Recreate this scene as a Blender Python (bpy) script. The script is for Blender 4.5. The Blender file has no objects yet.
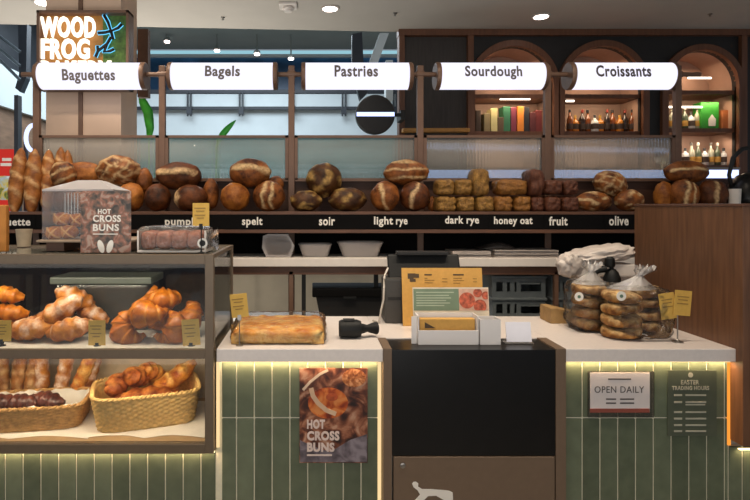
import bpy, bmesh, math, random
from mathutils import Vector, Matrix, Euler, noise
R = math.radians
random.seed(11)
sc = bpy.context.scene
COL = sc.collection

# ------------------------------------------------------------------ camera
EYE, DIST, F, CX, CY = 1.56, 2.4, 542.0, 312.0, 206.0
cam = bpy.data.cameras.new('camera'); camo = bpy.data.objects.new('camera', cam); COL.objects.link(camo)
camo.location = (0, -DIST, EYE); camo.rotation_euler = (R(90), 0, 0)
cam.sensor_width = 36; cam.lens = F / 750 * 36
cam.shift_x = (375 - CX) / 750; cam.shift_y = -(250 - CY) / 750
cam.clip_start = .05; cam.clip_end = 100
sc.camera = camo

# ------------------------------------------------------------------ world, lights, exposure
sc.view_settings.view_transform = 'Standard'; sc.view_settings.look = 'None'
sc.view_settings.gamma = 1; sc.view_settings.exposure = 0.12
sc.view_settings.use_curve_mapping = False
sc.cycles.use_denoising = True
sc.cycles.max_bounces = 10; sc.cycles.transparent_max_bounces = 24; sc.cycles.transmission_bounces = 8
sc.cycles.sample_clamp_indirect = 4; sc.cycles.caustics_reflective = False; sc.cycles.caustics_refractive = False
w = bpy.data.worlds.new('world'); sc.world = w; w.use_nodes = True
w.node_tree.nodes['Background'].inputs[0].default_value = (.80, .88, 1, 1)
w.node_tree.nodes['Background'].inputs[1].default_value = .25

def area(name, loc, size, power, col=(1, .9, .78), rot=(0, 0, 0), size_y=None, spread=180):
    l = bpy.data.lights.new(name, 'AREA'); l.energy = power; l.color = col; l.size = size
    if size_y: l.shape = 'RECTANGLE'; l.size_y = size_y
    l.spread = R(spread)
    o = bpy.data.objects.new(name, l); COL.objects.link(o); o.location = loc; o.rotation_euler = rot
    return o
def spot(name, loc, power, col=(1, .88, .74), angle=85, rot=(0, 0, 0), radius=.06):
    l = bpy.data.lights.new(name, 'SPOT'); l.energy = power; l.color = col; l.spot_size = R(angle); l.spot_blend = .8
    l.shadow_soft_size = radius
    o = bpy.data.objects.new(name, l); COL.objects.link(o); o.location = loc; o.rotation_euler = rot
    return o
WARM = (1, .84, .66)
# recessed ceiling spots over the kiosk (above the picture)
for x in (-1.3, -.35, .6, 1.45):
    spot('counter_spot', (x, -.35, 3.5), 88, WARM, 80, (R(8), 0, 0))
for x in (-1.7, -.6, .5, 1.6):
    spot('bread_spot', (x, .35, 3.5), 52, WARM, 75, (R(22), 0, 0))
area('mall_skylight', (-2.0, 9.0, 5.9), 6, 620, (.78, .90, 1), (0, 0, 0), 5)
area('hall_fill', (-1.0, -5.2, 1.9), 7, 75, (1, .95, .88), (R(95), 0, 0), 2.4)  # added unseen fill from behind the camera, lifts ceiling and counter front
area('hall_floor_bounce', (-1.6, -2.9, .5), 5, 66, (1, .97, .93), (R(158), 0, 0), 1.5, 120)  # added upward fill imitating floor bounce, brightens the ceiling
area('mall_floor_bounce', (-2.4, 4.0, .9), 3.2, 60, (1, .95, .88), (R(180), 0, 0), .8, 140)  # added upward lamp, stands in for light bounced off the mall floor
spot('column_fill', (-1.45, .95, 3.55), 75, WARM, 60, (R(24), 0, 0))  # added spot with no fitting of its own, brightens the beige column
LEDC = (1, .69, .40)

# ------------------------------------------------------------------ helpers
def S(Y): return F / (Y + DIST)
def PX(px, Y): return (px - CX) / S(Y)
def PZ(py, Y): return EYE - (py - CY) / S(Y)
def at(px, py, Y): return Vector((PX(px, Y), Y, PZ(py, Y)))
def lin(h):
    if isinstance(h, str):
        h = h.lstrip('#'); c = [int(h[i:i + 2], 16) / 255 for i in (0, 2, 4)]
    else: c = [v / 255 for v in h]
    return tuple(v / 12.92 if v <= .04045 else ((v + .055) / 1.055) ** 2.4 for v in c)
def mul(c, k): return tuple(min(1, v * k) for v in c)

def newmat(name):
    m = bpy.data.materials.new(name); m.use_nodes = True
    nt = m.node_tree; return m, nt, nt.nodes, nt.links, nt.nodes['Principled BSDF']
def M(name, col, rough=.5, metal=0, var=.12, scale=18, bump=0, bscale=None, spec=.5, stretch=None, emit=0, ecol=None, coat=0):
    m, nt, N, L, P = newmat(name); c = lin(col)
    tc = N.new('ShaderNodeTexCoord'); src = tc.outputs['Object']
    if stretch:
        mp = N.new('ShaderNodeMapping'); mp.inputs['Scale'].default_value = stretch; L.new(src, mp.inputs[0]); src = mp.outputs[0]
    nz = N.new('ShaderNodeTexNoise'); nz.inputs['Scale'].default_value = scale; nz.inputs['Detail'].default_value = 6
    L.new(src, nz.inputs['Vector'])
    rp = N.new('ShaderNodeValToRGB'); rp.color_ramp.elements[0].position = .3; rp.color_ramp.elements[1].position = .7
    rp.color_ramp.elements[0].color = (*mul(c, 1 - var), 1); rp.color_ramp.elements[1].color = (*mul(c, 1 + var), 1)
    L.new(nz.outputs['Fac'], rp.inputs[0]); L.new(rp.outputs[0], P.inputs['Base Color'])
    P.inputs['Roughness'].default_value = rough; P.inputs['Metallic'].default_value = metal
    P.inputs['Specular IOR Level'].default_value = spec; P.inputs['Coat Weight'].default_value = coat
    if bump:
        b = N.new('ShaderNodeBump'); b.inputs['Strength'].default_value = bump; b.inputs['Distance'].default_value = .004
        if bscale:
            n2 = N.new('ShaderNodeTexNoise'); n2.inputs['Scale'].default_value = bscale; L.new(src, n2.inputs['Vector']); L.new(n2.outputs['Fac'], b.inputs['Height'])
        else: L.new(nz.outputs['Fac'], b.inputs['Height'])
        L.new(b.outputs[0], P.inputs['Normal'])
    if emit:
        P.inputs['Emission Color'].default_value = (*(lin(ecol) if ecol else c), 1); P.inputs['Emission Strength'].default_value = emit
    return m
def glassy(name, tint=(1, 1, 1), gloss=.06, rough=.02, wrinkle=0, base=.0, milk=None, milk_amt=0):
    """clear sheet: transparent + gloss by fresnel, optional milky diffuse share and wrinkles"""
    m, nt, N, L, P = newmat(name); N.remove(P); out = N['Material Output']
    t = N.new('ShaderNodeBsdfTransparent'); t.inputs[0].default_value = (*tint, 1)
    g = N.new('ShaderNodeBsdfGlossy'); g.inputs['Roughness'].default_value = rough
    fr = N.new('ShaderNodeFresnel'); fr.inputs[0].default_value = 1.35
    mx = N.new('ShaderNodeMixShader'); ad = N.new('ShaderNodeMath'); ad.operation = 'MULTIPLY_ADD'
    ad.inputs[1].default_value = gloss / .06; ad.inputs[2].default_value = base; ad.use_clamp = True
    L.new(fr.outputs[0], ad.inputs[0])
    if wrinkle:
        tc = N.new('ShaderNodeTexCoord'); nz = N.new('ShaderNodeTexNoise'); nz.inputs['Scale'].default_value = wrinkle
        nz.inputs['Detail'].default_value = 3; nz.inputs['Distortion'].default_value = 1.5
        b = N.new('ShaderNodeBump'); b.inputs['Strength'].default_value = .7; b.inputs['Distance'].default_value = .012
        L.new(tc.outputs['Object'], nz.inputs['Vector']); L.new(nz.outputs['Fac'], b.inputs['Height'])
        L.new(b.outputs[0], g.inputs['Normal']); L.new(b.outputs[0], fr.inputs['Normal'])
    L.new(ad.outputs[0], mx.inputs[0]); L.new(t.outputs[0], mx.inputs[1]); L.new(g.outputs[0], mx.inputs[2])
    res = mx
    if milk:
        d = N.new('ShaderNodeBsdfDiffuse'); d.inputs[0].default_value = (*lin(milk), 1)
        m2 = N.new('ShaderNodeMixShader'); m2.inputs[0].default_value = milk_amt
        L.new(mx.outputs[0], m2.inputs[1]); L.new(d.outputs[0], m2.inputs[2]); res = m2
    L.new(res.outputs[0], out.inputs[0]); return m
def crust(name, dark, gold, cream, rough=.55, scale=14, bump=.5, score_gain=1.0, coat=0):
    m, nt, N, L, P = newmat(name)
    tc = N.new('ShaderNodeTexCoord'); oi = N.new('ShaderNodeObjectInfo')
    va = N.new('ShaderNodeVectorMath'); va.operation = 'ADD'; L.new(tc.outputs['Object'], va.inputs[0]); L.new(oi.outputs['Random'], va.inputs[1])
    nz = N.new('ShaderNodeTexNoise'); nz.inputs['Scale'].default_value = scale; nz.inputs['Detail'].default_value = 7; nz.inputs['Roughness'].default_value = .65
    L.new(va.outputs[0], nz.inputs['Vector'])
    rp = N.new('ShaderNodeValToRGB'); e = rp.color_ramp.elements
    e[0].position = .35; e[1].position = .68; e[0].color = (*lin(dark), 1); e[1].color = (*lin(gold), 1)
    L.new(nz.outputs['Fac'], rp.inputs[0])
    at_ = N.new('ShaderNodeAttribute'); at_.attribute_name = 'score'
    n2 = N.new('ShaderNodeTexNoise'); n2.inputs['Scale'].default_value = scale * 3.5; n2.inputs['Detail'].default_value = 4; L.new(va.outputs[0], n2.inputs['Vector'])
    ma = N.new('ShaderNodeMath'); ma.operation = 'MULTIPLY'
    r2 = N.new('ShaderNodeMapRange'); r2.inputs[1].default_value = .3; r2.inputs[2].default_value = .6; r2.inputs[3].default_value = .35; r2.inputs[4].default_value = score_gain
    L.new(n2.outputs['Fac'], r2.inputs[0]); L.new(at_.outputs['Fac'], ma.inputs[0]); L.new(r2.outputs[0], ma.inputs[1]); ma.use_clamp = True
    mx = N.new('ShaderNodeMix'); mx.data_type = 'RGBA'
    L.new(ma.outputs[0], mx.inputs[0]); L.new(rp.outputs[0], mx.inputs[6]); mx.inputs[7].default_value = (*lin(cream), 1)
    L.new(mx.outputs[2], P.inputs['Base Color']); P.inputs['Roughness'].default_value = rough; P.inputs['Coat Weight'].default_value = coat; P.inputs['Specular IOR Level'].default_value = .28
    b = N.new('ShaderNodeBump'); b.inputs['Strength'].default_value = bump; b.inputs['Distance'].default_value = .006
    L.new(n2.outputs['Fac'], b.inputs['Height']); L.new(b.outputs[0], P.inputs['Normal'])
    return m
def emis(name, col, strength):
    m, nt, N, L, P = newmat(name); N.remove(P)
    e = N.new('ShaderNodeEmission'); e.inputs[0].default_value = (*lin(col), 1); e.inputs[1].default_value = strength
    L.new(e.outputs[0], N['Material Output'].inputs[0]); return m
def photo_print(name, cols, scale=30, seed=0.0, rough=.35):
    """a printed food picture: mottled shapes in a few colours"""
    m, nt, N, L, P = newmat(name)
    tc = N.new('ShaderNodeTexCoord'); mp = N.new('ShaderNodeMapping'); mp.inputs['Location'].default_value = (seed, seed * .7, seed * .3)
    L.new(tc.outputs['Object'], mp.inputs[0])
    n1 = N.new('ShaderNodeTexNoise'); n1.inputs['Scale'].default_value = scale; n1.inputs['Detail'].default_value = 5; n1.inputs['Distortion'].default_value = 1.2; L.new(mp.outputs[0], n1.inputs['Vector'])
    vo = N.new('ShaderNodeTexVoronoi'); vo.inputs['Scale'].default_value = scale * 1.2; L.new(mp.outputs[0], vo.inputs['Vector'])
    ad = N.new('ShaderNodeMath'); ad.operation = 'MULTIPLY_ADD'; ad.inputs[1].default_value = .35; L.new(vo.outputs['Distance'], ad.inputs[0]); 
    L.new(n1.outputs['Fac'], ad.inputs[2])
    rp = N.new('ShaderNodeValToRGB'); els = rp.color_ramp.elements
    while len(els) < len(cols): els.new(.5)
    for i, c in enumerate(cols):
        els[i].position = .48 + .36 * i / (len(cols) - 1); els[i].color = (*lin(c), 1)
    L.new(ad.outputs[0], rp.inputs[0]); L.new(rp.outputs[0], P.inputs['Base Color']); P.inputs['Roughness'].default_value = rough
    return m

ORG = {}
def fix(o, label=None, cat=None, group=None, kind=None):
    if label: o['label'] = label
    if cat: o['category'] = cat
    if group: o['group'] = group
    if kind: o['kind'] = kind
    return o
def thing(name, label, cat, loc=(0, 0, 0), group=None, rot=(0, 0, 0)):
    o = bpy.data.objects.new(name, None); COL.objects.link(o); o.location = loc; o.rotation_euler = rot
    o.empty_display_size = .05
    ORG[o] = Vector(loc); return fix(o, label, cat, group)
class MB:
    def __init__(s): s.bm = bmesh.new(); s.sc = s.bm.verts.layers.float.new('score')
    def box(s, x0, x1, y0, y1, z0, z1, bev=0, seg=2, xf=None):
        n0 = len(s.bm.verts)
        r = bmesh.ops.create_cube(s.bm, size=1); vs = r['verts']
        for v in vs: v.co = Vector((x0 if v.co.x < 0 else x1, y0 if v.co.y < 0 else y1, z0 if v.co.z < 0 else z1))
        if bev:
            es = list({e for v in vs for e in v.link_edges})
            out = bmesh.ops.bevel(s.bm, geom=es, offset=bev, segments=seg, affect='EDGES', profile=.6)
            vs = list({v for f in out['faces'] for v in f.verts} | {v for v in vs if v.is_valid})
        if xf is not None:
            for v in vs: v.co = xf @ v.co
        return vs
    def skin(s, rings, cap=True, close=True, score=None):
        rows = []
        for i, rg in enumerate(rings):
            row = [s.bm.verts.new(p) for p in rg]
            if score:
                for j, v in enumerate(row): v[s.sc] = score[i][j] if isinstance(score[i], (list, tuple)) else score[i]
            rows.append(row)
        n = len(rows[0])
        for a, b in zip(rows, rows[1:]):
            for j in range(n if close else n - 1):
                k = (j + 1) % n
                try: s.bm.faces.new((a[j], a[k], b[k], b[j]))
                except ValueError: pass
        if cap and close:
            for rw, fl in ((rows[0], True), (rows[-1], False)):
                try: s.bm.faces.new(rw[::-1] if fl else rw)
                except ValueError: pass
        return rows
    def tube(s, pts, r, n=10, cap=True, score=None, squash=1):
        pts = [Vector(p) for p in pts]; rr = r if isinstance(r, (list, tuple)) else [r] * len(pts)
        rings = []; up = None
        for i, p in enumerate(pts):
            t = (pts[min(i + 1, len(pts) - 1)] - pts[max(i - 1, 0)]).normalized()
            if up is None:
                up = Vector((0, 0, 1)) if abs(t.z) < .9 else Vector((0, 1, 0))
            a = t.cross(up).normalized(); b = a.cross(t).normalized(); up = b
            rings.append([p + (a * math.cos(k * math.tau / n) + b * math.sin(k * math.tau / n) * squash) * rr[i] for k in range(n)])
        s.skin(rings, cap, True, score); return s
    def cyl(s, p0, p1, r0, r1=None, n=20): return s.tube([p0, p1], [r0, r0 if r1 is None else r1], n)
    def lathe(s, prof, c, n=24, axis='Z'):
        c = Vector(c); rings = []
        for r, z in prof:
            ring = []
            for k in range(n):
                a = k * math.tau / n
                if axis == 'Z': d = Vector((r * math.cos(a), r * math.sin(a), z))
                elif axis == 'X': d = Vector((z, r * math.cos(a), r * math.sin(a)))
                else: d = Vector((r * math.cos(a), z, r * math.sin(a)))
                ring.append(c + d)
            rings.append(ring)
        s.skin(rings); return s
    def poly(s, pts, depth_vec):
        d = Vector(depth_vec); a = [s.bm.verts.new(Vector(p)) for p in pts]; b = [s.bm.verts.new(Vector(p) + d) for p in pts]
        s.bm.faces.new(a); s.bm.faces.new(b[::-1])
        for i in range(len(a)):
            j = (i + 1) % len(a); s.bm.faces.new((a[j], a[i], b[i], b[j]))
        return s
    def blob(s, c, a, b, h, pat='none', ang=0, p=2.0, rough=.03, seed=0, nu=40, nv=22, xf=None, freq=2.2):
        """bread: ellipsoid (semi axes a,b,h), crust scored on its -Y face"""
        c = Vector(c); rings = []; scs = []
        for i in range(nv + 1):
            th = math.pi * i / nv; row = []; sr = []
            for j in range(nu):
                ph = math.tau * j / nu
                d = Vector((math.sin(th) * math.cos(ph), -math.cos(th), math.sin(th) * math.sin(ph)))
                if i == 0: d = Vector((0, -1, 0)) + Vector((math.cos(ph), 0, math.sin(ph))) * .02
                if i == nv: d = Vector((0, 1, 0)) + Vector((math.cos(ph), 0, math.sin(ph))) * .02
                k = (abs(d.x) ** p + abs(d.y) ** p + abs(d.z) ** p) ** (-1 / p); q = d * k
                u = q.x * math.cos(ang) + q.z * math.sin(ang); v = -q.x * math.sin(ang) + q.z * math.cos(ang)
                sv = pattern(pat, u, v, seed) if q.y < .45 else 0
                nz = noise.noise(q * freq + Vector((seed * 3.1, seed, 0)))
                f = 1 + rough * nz * 1.6 + (.035 * sv if pat != 'patch' else .015 * sv)
                co = Vector((q.x * a, q.y * b, q.z * h)) * f
                row.append((xf @ co if xf is not None else co) + c); sr.append(sv)
            rings.append(row); scs.append(sr)
        s.skin(rings, True, True, scs); return s
    def build(s, name, mat, parent=None, smooth=False, local=False, kind=None):
        bmesh.ops.recalc_face_normals(s.bm, faces=s.bm.faces[:])
        me = bpy.data.meshes.new(name)
        if parent is not None and not local:
            o_ = ORG[parent]
            for v in s.bm.verts: v.co -= o_
        s.bm.to_mesh(me); s.bm.free()
        for mm in (mat if isinstance(mat, (list, tuple)) else [mat]): me.materials.append(mm)
        if smooth:
            for pl in me.polygons: pl.use_smooth = True
            if smooth == 'auto': me.set_sharp_from_angle(angle=R(38))
        o = bpy.data.objects.new(name, me); COL.objects.link(o)
        if parent is not None: o.parent = parent; ORG[o] = ORG[parent]
        if kind: o['kind'] = kind
        return o
    def solo(s, name, mat, label, cat, group=None, smooth=False, kind=None):
        xs = [v.co.copy() for v in s.bm.verts]
        lo = Vector([min(v[i] for v in xs) for i in range(3)]); hi = Vector([max(v[i] for v in xs) for i in range(3)])
        c = Vector(((lo.x + hi.x) / 2, (lo.y + hi.y) / 2, lo.z))
        for v in s.bm.verts: v.co -= c
        o = s.build(name, mat, None, smooth); o.location = c; ORG[o] = c
        return fix(o, label, cat, group, kind)
def band(x, w): return max(0, 1 - (abs(x) / w) ** 2)
def pattern(k, u, v, seed=0):
    if k == 'none': return 0
    wz = Vector((u * 1.7, v * 1.7, seed * 1.9)); u += .16 * noise.noise(wz); v += .16 * noise.noise(wz + Vector((7, 3, 1)))
    if k == 'slash': return band(v - .28 + .25 * u * u, .16) * (abs(u) < .88)
    if k == 'wide': return band(v - .35 + .2 * u * u, .26) * (abs(u) < .9)
    if k == 'two': return max(band(v - .32 + .2 * u * u, .13), band(v + .18 + .1 * u * u, .13)) * (abs(u) < .85)
    if k == 'diag': return band(((v + u * .75) * 1.25 + 10.2) % 1 - .5, .20) * max(0, 1 - abs(u) ** 4) * .85
    if k == 'hatch': return max(band(((v + u * .8) * 1.5 + 10) % 1 - .5, .14), band(((v - u * .8) * 1.5 + 10) % 1 - .5, .14)) * .7
    if k == 'rim': return band(u + .82, .22)
    if k == 'patch': return min(1, max(0, noise.noise(Vector((u * 2.6, v * 2.6, seed * 5.3))) * 2.6 - .15))
    if k == 'dust': return .55 + .5 * noise.noise(Vector((u * 3, v * 3, seed * 2.2)))
    return 0
def dup(o, loc, label=None, rot=None, group=None, scale=None):
    r = o.copy(); COL.objects.link(r); r.location = loc; ORG[r] = Vector(loc)
    if rot is not None: r.rotation_euler = rot
    if scale is not None: r.scale = scale
    if label: r['label'] = label
    if group: r['group'] = group
    for ch in list(o.children):
        c = ch.copy(); COL.objects.link(c); c.parent = r
        for g in list(ch.children):
            d = g.copy(); COL.objects.link(d); d.parent = c
    return r
_dg = None
def letters(mb, s, cx, cz, width, height, Y, bold=.0, depth=.0012, xf=None):
    """text facing -Y, its ink box centred on (cx, cz) and width x height (width None: natural)"""
    cu = bpy.data.curves.new('txt', 'FONT'); cu.body = s; cu.offset = bold; cu.resolution_u = 3; cu.space_character = 1.09; cu.extrude = .02
    ob = bpy.data.objects.new('txt', cu); COL.objects.link(ob)
    dg = bpy.context.evaluated_depsgraph_get(); me = bpy.data.meshes.new_from_object(ob.evaluated_get(dg))
    bpy.data.objects.remove(ob); bpy.data.curves.remove(cu)
    xs = [v.co.x for v in me.vertices]; ys = [v.co.y for v in me.vertices]
    x0, x1, y0, y1 = min(xs), max(xs), min(ys), max(ys)
    kz = height / (y1 - y0); kx = kz if width is None else width / (x1 - x0)
    vs = []
    for v in me.vertices:
        p = Vector((cx + (v.co.x - (x0 + x1) / 2) * kx, Y - (depth if v.co.z > 0 else 0), cz + (v.co.y - (y0 + y1) / 2) * kz))
        vs.append(mb.bm.verts.new(xf @ p if xf is not None else p))
    for pl in me.polygons:
        try: mb.bm.faces.new([vs[i] for i in pl.vertices])
        except ValueError: pass
    bpy.data.meshes.remove(me); return mb
def ptext(mb, s, px0, px1, py0, py1, Y, bold=.02, depth=.0012):
    return letters(mb, s, PX((px0 + px1) / 2, Y), PZ((py0 + py1) / 2, Y), (px1 - px0) / S(Y), (py1 - py0) / S(Y), Y, bold, depth)

# ------------------------------------------------------------------ materials
m_ceiling = M('ceiling_paint', '#b8b2a8', .9, var=.03, scale=3)
m_ceiling2 = M('far_ceiling_paint', '#8d938f', .9, var=.03, scale=2)
m_floor = M('floor_tile', '#8a8378', .4, var=.1, scale=4)
m_column = M('column_paint', '#d2b49b', .7, var=.05, scale=5)
m_frame = M('taupe_metal', '#6a5a48', .45, .15, var=.05, scale=30)
m_reg = M('taupe_laminate', '#6e5a48', .5, var=.04, scale=40)
m_rack = M('bronze_metal', '#6f5342', .45, .1, var=.07, scale=25)
m_shelfwood = M('brown_shelf_board', '#5d3d2b', .5, var=.2, scale=10, stretch=(1, 8, 8))
m_backboard = M('brown_backboard', '#4a2f22', .6, var=.2, scale=8, stretch=(1, 6, 10))
m_wood = M('walnut_veneer', '#6d4a32', .42, var=.28, scale=9, stretch=(6, 6, .5))
m_barwood = M('bar_joinery_wood', '#6a442e', .5, var=.2, scale=6, stretch=(6, 6, .6))
m_darkpanel = M('dark_bar_panel', '#3a3430', .6, var=.22, scale=6, stretch=(8, 8, .6))
m_barblack = M('bar_black_wall', '#211e1c', .6, var=.2, scale=6)
m_worktop = M('pale_stone', '#ddd4ce', .28, var=.035, scale=60)
m_white = M('white_laminate', '#dad2c9', .4, var=.03, scale=30)
m_black = M('black_gloss', '#0b0a0a', .3, var=.2, scale=20, spec=.35)
m_blackm = M('black_matte', '#161514', .6, var=.2, scale=20)
m_railb = M('rail_black', '#0c0b0b', .8, var=.1, spec=.1)
m_blackp = M('black_plastic', '#0f1111', .55, var=.2, scale=30, spec=.3)
m_grout = M('cream_grout', '#e6dfc4', .8, var=.06, scale=50)
m_greywall = M('grey_lower_wall', '#cbc6b6', .8, var=.06, scale=6)
m_kraft = M('kraft_card', '#c99a4e', .75, var=.06, scale=60)
m_tag = M('kraft_price_card', '#cda44d', .75, var=.06, scale=60)
m_ink = M('dark_print', '#4a3a28', .7, var=.1)
m_inkk = M('brown_print', '#8f6f35', .7, var=.1)
m_inkg = M('grey_print', '#5b5452', .7, var=.1)
m_paper = M('white_paper', '#e2d8cd', .75, var=.05, scale=15)
m_paperl = M('white_card', '#ecebf4', .5, var=.03, scale=15)
m_lab = M('white_print', '#e8e2d8', .6, var=.03)
m_steel = M('steel', '#9a958f', .3, .9, var=.08)
m_glass = glassy('clear_glass', (.97, .985, .975), .05, .01)
m_acr = glassy('clear_acrylic', (.96, .965, .97), .03, .0, milk='#e0e0e4', milk_amt=.05)
m_film = glassy('clear_film', (.985, .985, .985), .06, .14, wrinkle=22, base=.0, milk='#e8e4e0', milk_amt=.015)
m_filmw = glassy('crinkled_bag_film', (.96, .96, .96), .09, .18, wrinkle=30, base=.01, milk='#f2eeea', milk_amt=.035)
m_neck = glassy('gathered_film', (.97, .97, .97), .14, .2, wrinkle=40, base=.03, milk='#f4f0ec', milk_amt=.30)
m_clearbox = glassy('frosted_container', (.9, .88, .86), .12, .12, milk='#ded5d0', milk_amt=.36)
m_tubgrey = glassy('grey_clear_tub', (.6, .58, .56), .12, .12, milk='#5f5a54', milk_amt=.4)
m_bagwhite = M('white_plastic_bag', '#b8aea6', .38, var=.08, scale=20, bump=.6, bscale=30)
m_bread = crust('sourdough_crust', '#3e1e0c', '#9a5a26', '#dcbb88')
m_breadd = crust('dark_crust', '#2a1409', '#6e3b18', '#d6b282')
m_breadg = crust('golden_crust', '#6b3612', '#b8742f', '#e6c890')
m_soir = crust('floured_dark_crust', '#241208', '#57330f', '#a8854a')
m_rye = crust('seeded_rye_crust', '#2e1a0a', '#6b451c', '#ad8240', scale=30, bump=1)
m_oat = crust('oat_crust', '#472709', '#794a1b', '#9c6c34', scale=24, bump=.8)
m_fruit = crust('fruit_loaf_crust', '#29130d', '#4f2718', '#6e422c', scale=30)
m_bag = crust('baguette_crust', '#6a3a17', '#a96a30', '#dcb681')
m_crois = crust('croissant_pastry', '#7a3806', '#b8690c', '#d99236', rough=.36, scale=18, bump=.25, coat=.0)
m_almond = crust('sugared_pastry', '#85430f', '#bd7a2c', '#ead6c4', rough=.6, scale=22, bump=.8, score_gain=1.0)
m_cheese = crust('cheese_baked_pastry', '#8c3d12', '#dc8f33', '#f0c56f', scale=22, bump=.8)
m_redroll = crust('red_brown_roll', '#5a2108', '#a8551c', '#d98d45', scale=22, bump=.8)
m_choc = crust('chocolate_pastry', '#2b1512', '#5b2b22', '#7a4536', rough=.35, scale=25, coat=.25)
m_foc = crust('focaccia_top', '#b0601a', '#dd9838', '#f0d28a', rough=.5, scale=20, bump=.6)
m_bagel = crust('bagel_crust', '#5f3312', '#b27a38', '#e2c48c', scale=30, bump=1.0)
m_wicker = M('wicker', '#d9ae6b', .6, var=.22, scale=60)
m_wickerd = M('brown_wicker', '#b5874f', .65, var=.3, scale=50)
m_sign = emis('sign_light', '#f0eeff', 1.08)
m_led = emis('warm_led', '#ffe0a6', 4)
m_ledblue = emis('cool_led', '#bccdff', 1.9)
m_ledwhite = emis('white_led', '#fff1dd', 3)
m_lamp = emis('downlight_glow', '#ffe9e0', 8)

def tile_mat():
    m, nt, N, L, P = newmat('sage_tile')
    a = N.new('ShaderNodeAttribute'); a.attribute_name = 'score'
    tc = N.new('ShaderNodeTexCoord'); nz = N.new('ShaderNodeTexNoise'); nz.inputs['Scale'].default_value = 14; nz.inputs['Detail'].default_value = 5
    L.new(tc.outputs['Object'], nz.inputs['Vector'])
    ad = N.new('ShaderNodeMath'); ad.operation = 'MULTIPLY_ADD'; ad.inputs[1].default_value = .55; L.new(nz.outputs['Fac'], ad.inputs[0]); L.new(a.outputs['Fac'], ad.inputs[2])
    rp = N.new('ShaderNodeValToRGB'); e = rp.color_ramp.elements; e[0].position = .2; e[1].position = .9
    e[0].color = (*lin('#4a5342'), 1); e[1].color = (*lin('#727b64'), 1)
    L.new(ad.outputs[0], rp.inputs[0]); L.new(rp.outputs[0], P.inputs['Base Color']); P.inputs['Roughness'].default_value = .22
    b = N.new('ShaderNodeBump'); b.inputs['Strength'].default_value = .25; b.inputs['Distance'].default_value = .004; L.new(nz.outputs['Fac'], b.inputs['Height']); L.new(b.outputs[0], P.inputs['Normal'])
    return m
m_tile = tile_mat()
def reeded_mat():
    m, nt, N, L, P = newmat('reeded_glass'); N.remove(P)
    g = N.new('ShaderNodeBsdfGlass'); g.inputs['Color'].default_value = (.86, .92, .90, 1); g.inputs['Roughness'].default_value = .05; g.inputs['IOR'].default_value = 1.13
    t = N.new('ShaderNodeBsdfTransparent'); t.inputs[0].default_value = (.85, .9, .88, 1)
    mx = N.new('ShaderNodeMixShader'); mx.inputs[0].default_value = .62
    d = N.new('ShaderNodeBsdfDiffuse'); d.inputs[0].default_value = (.60, .55, .51, 1)
    m2 = N.new('ShaderNodeMixShader'); m2.inputs[0].default_value = .27
    L.new(g.outputs[0], mx.inputs[1]); L.new(t.outputs[0], mx.inputs[2])
    L.new(mx.outputs[0], m2.inputs[1]); L.new(d.outputs[0], m2.inputs[2]); L.new(m2.outputs[0], N['Material Output'].inputs[0]); return m
m_reed = reeded_mat()

# ================================================================== SETTING
def struct(mb, name, mat, **k): return mb.solo(name, mat, None, None, kind='structure', **k)
b = MB(); b.box(-8, 6, -3.4, 15, -.05, 0); struct(b, 'floor', m_floor)
# kiosk ceiling slab: its far edge runs slightly aslant
b = MB(); b.poly([(-6, -3.4, 3.6), (6, -3.4, 3.6), (6, 3.98, 3.6), (PX(398, 3.95), 3.95, 3.6), (PX(0, 3.68), 3.68, 3.6), (-6, 3.55, 3.6)], (0, 0, .35)); struct(b, 'ceiling', m_ceiling)
b = MB(); b.box(-8, 6, 4.3, 14, 6.3, 6.5); struct(b, 'ceiling_mall', m_ceiling2)
m_mallwhite = M('mall_white_fascia', '#cfd8da', .6, var=.04, scale=2)
m_malldark = M('mall_dark_steel', '#2b2f36', .5, var=.2, scale=3)
m_mallblue = M('mall_blue_glazing', '#284a6b', .3, var=.5, scale=1.6)
m_mallteal = M('mall_teal_front', '#4a7f80', .5, var=.5, scale=1.3, stretch=(.4, 1, 2.5))
m_mallwood = M('mall_brown_cladding', '#7d614c', .6, var=.25, scale=3, stretch=(1, 1, 4))
m_cyan = emis('soffit_cyan_light', '#a9e0f0', .7)
FY = 13.5
def fbox(b, px0, px1, py0, py1, Y, dy): return b.box(PX(px0, Y), PX(px1, Y), Y, Y + dy, PZ(py1, Y), PZ(py0, Y))
b = MB(); fbox(b, -60, 470, 109, 137, FY, .3); struct(b, 'wall_far_fascia', m_mallwhite)
b = MB(); fbox(b, -60, 470, 137, 206 + 1.56 * S(FY), FY + .1, .3); struct(b, 'wall_far_lower', m_mallteal)
b = MB(); fbox(b, -60, 470, 55, 92, FY + 1.0, .3); struct(b, 'wall_far_upper', m_mallblue)
b = MB(); fbox(b, -60, 470, 50.5, 54, FY + .7, .2); struct(b, 'trim_far_soffit', m_cyan)
b = MB(); fbox(b, -60, 470, 54, 57, FY + .7, .1); struct(b, 'trim_far_soffit_edge', m_mallwhite)
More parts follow.
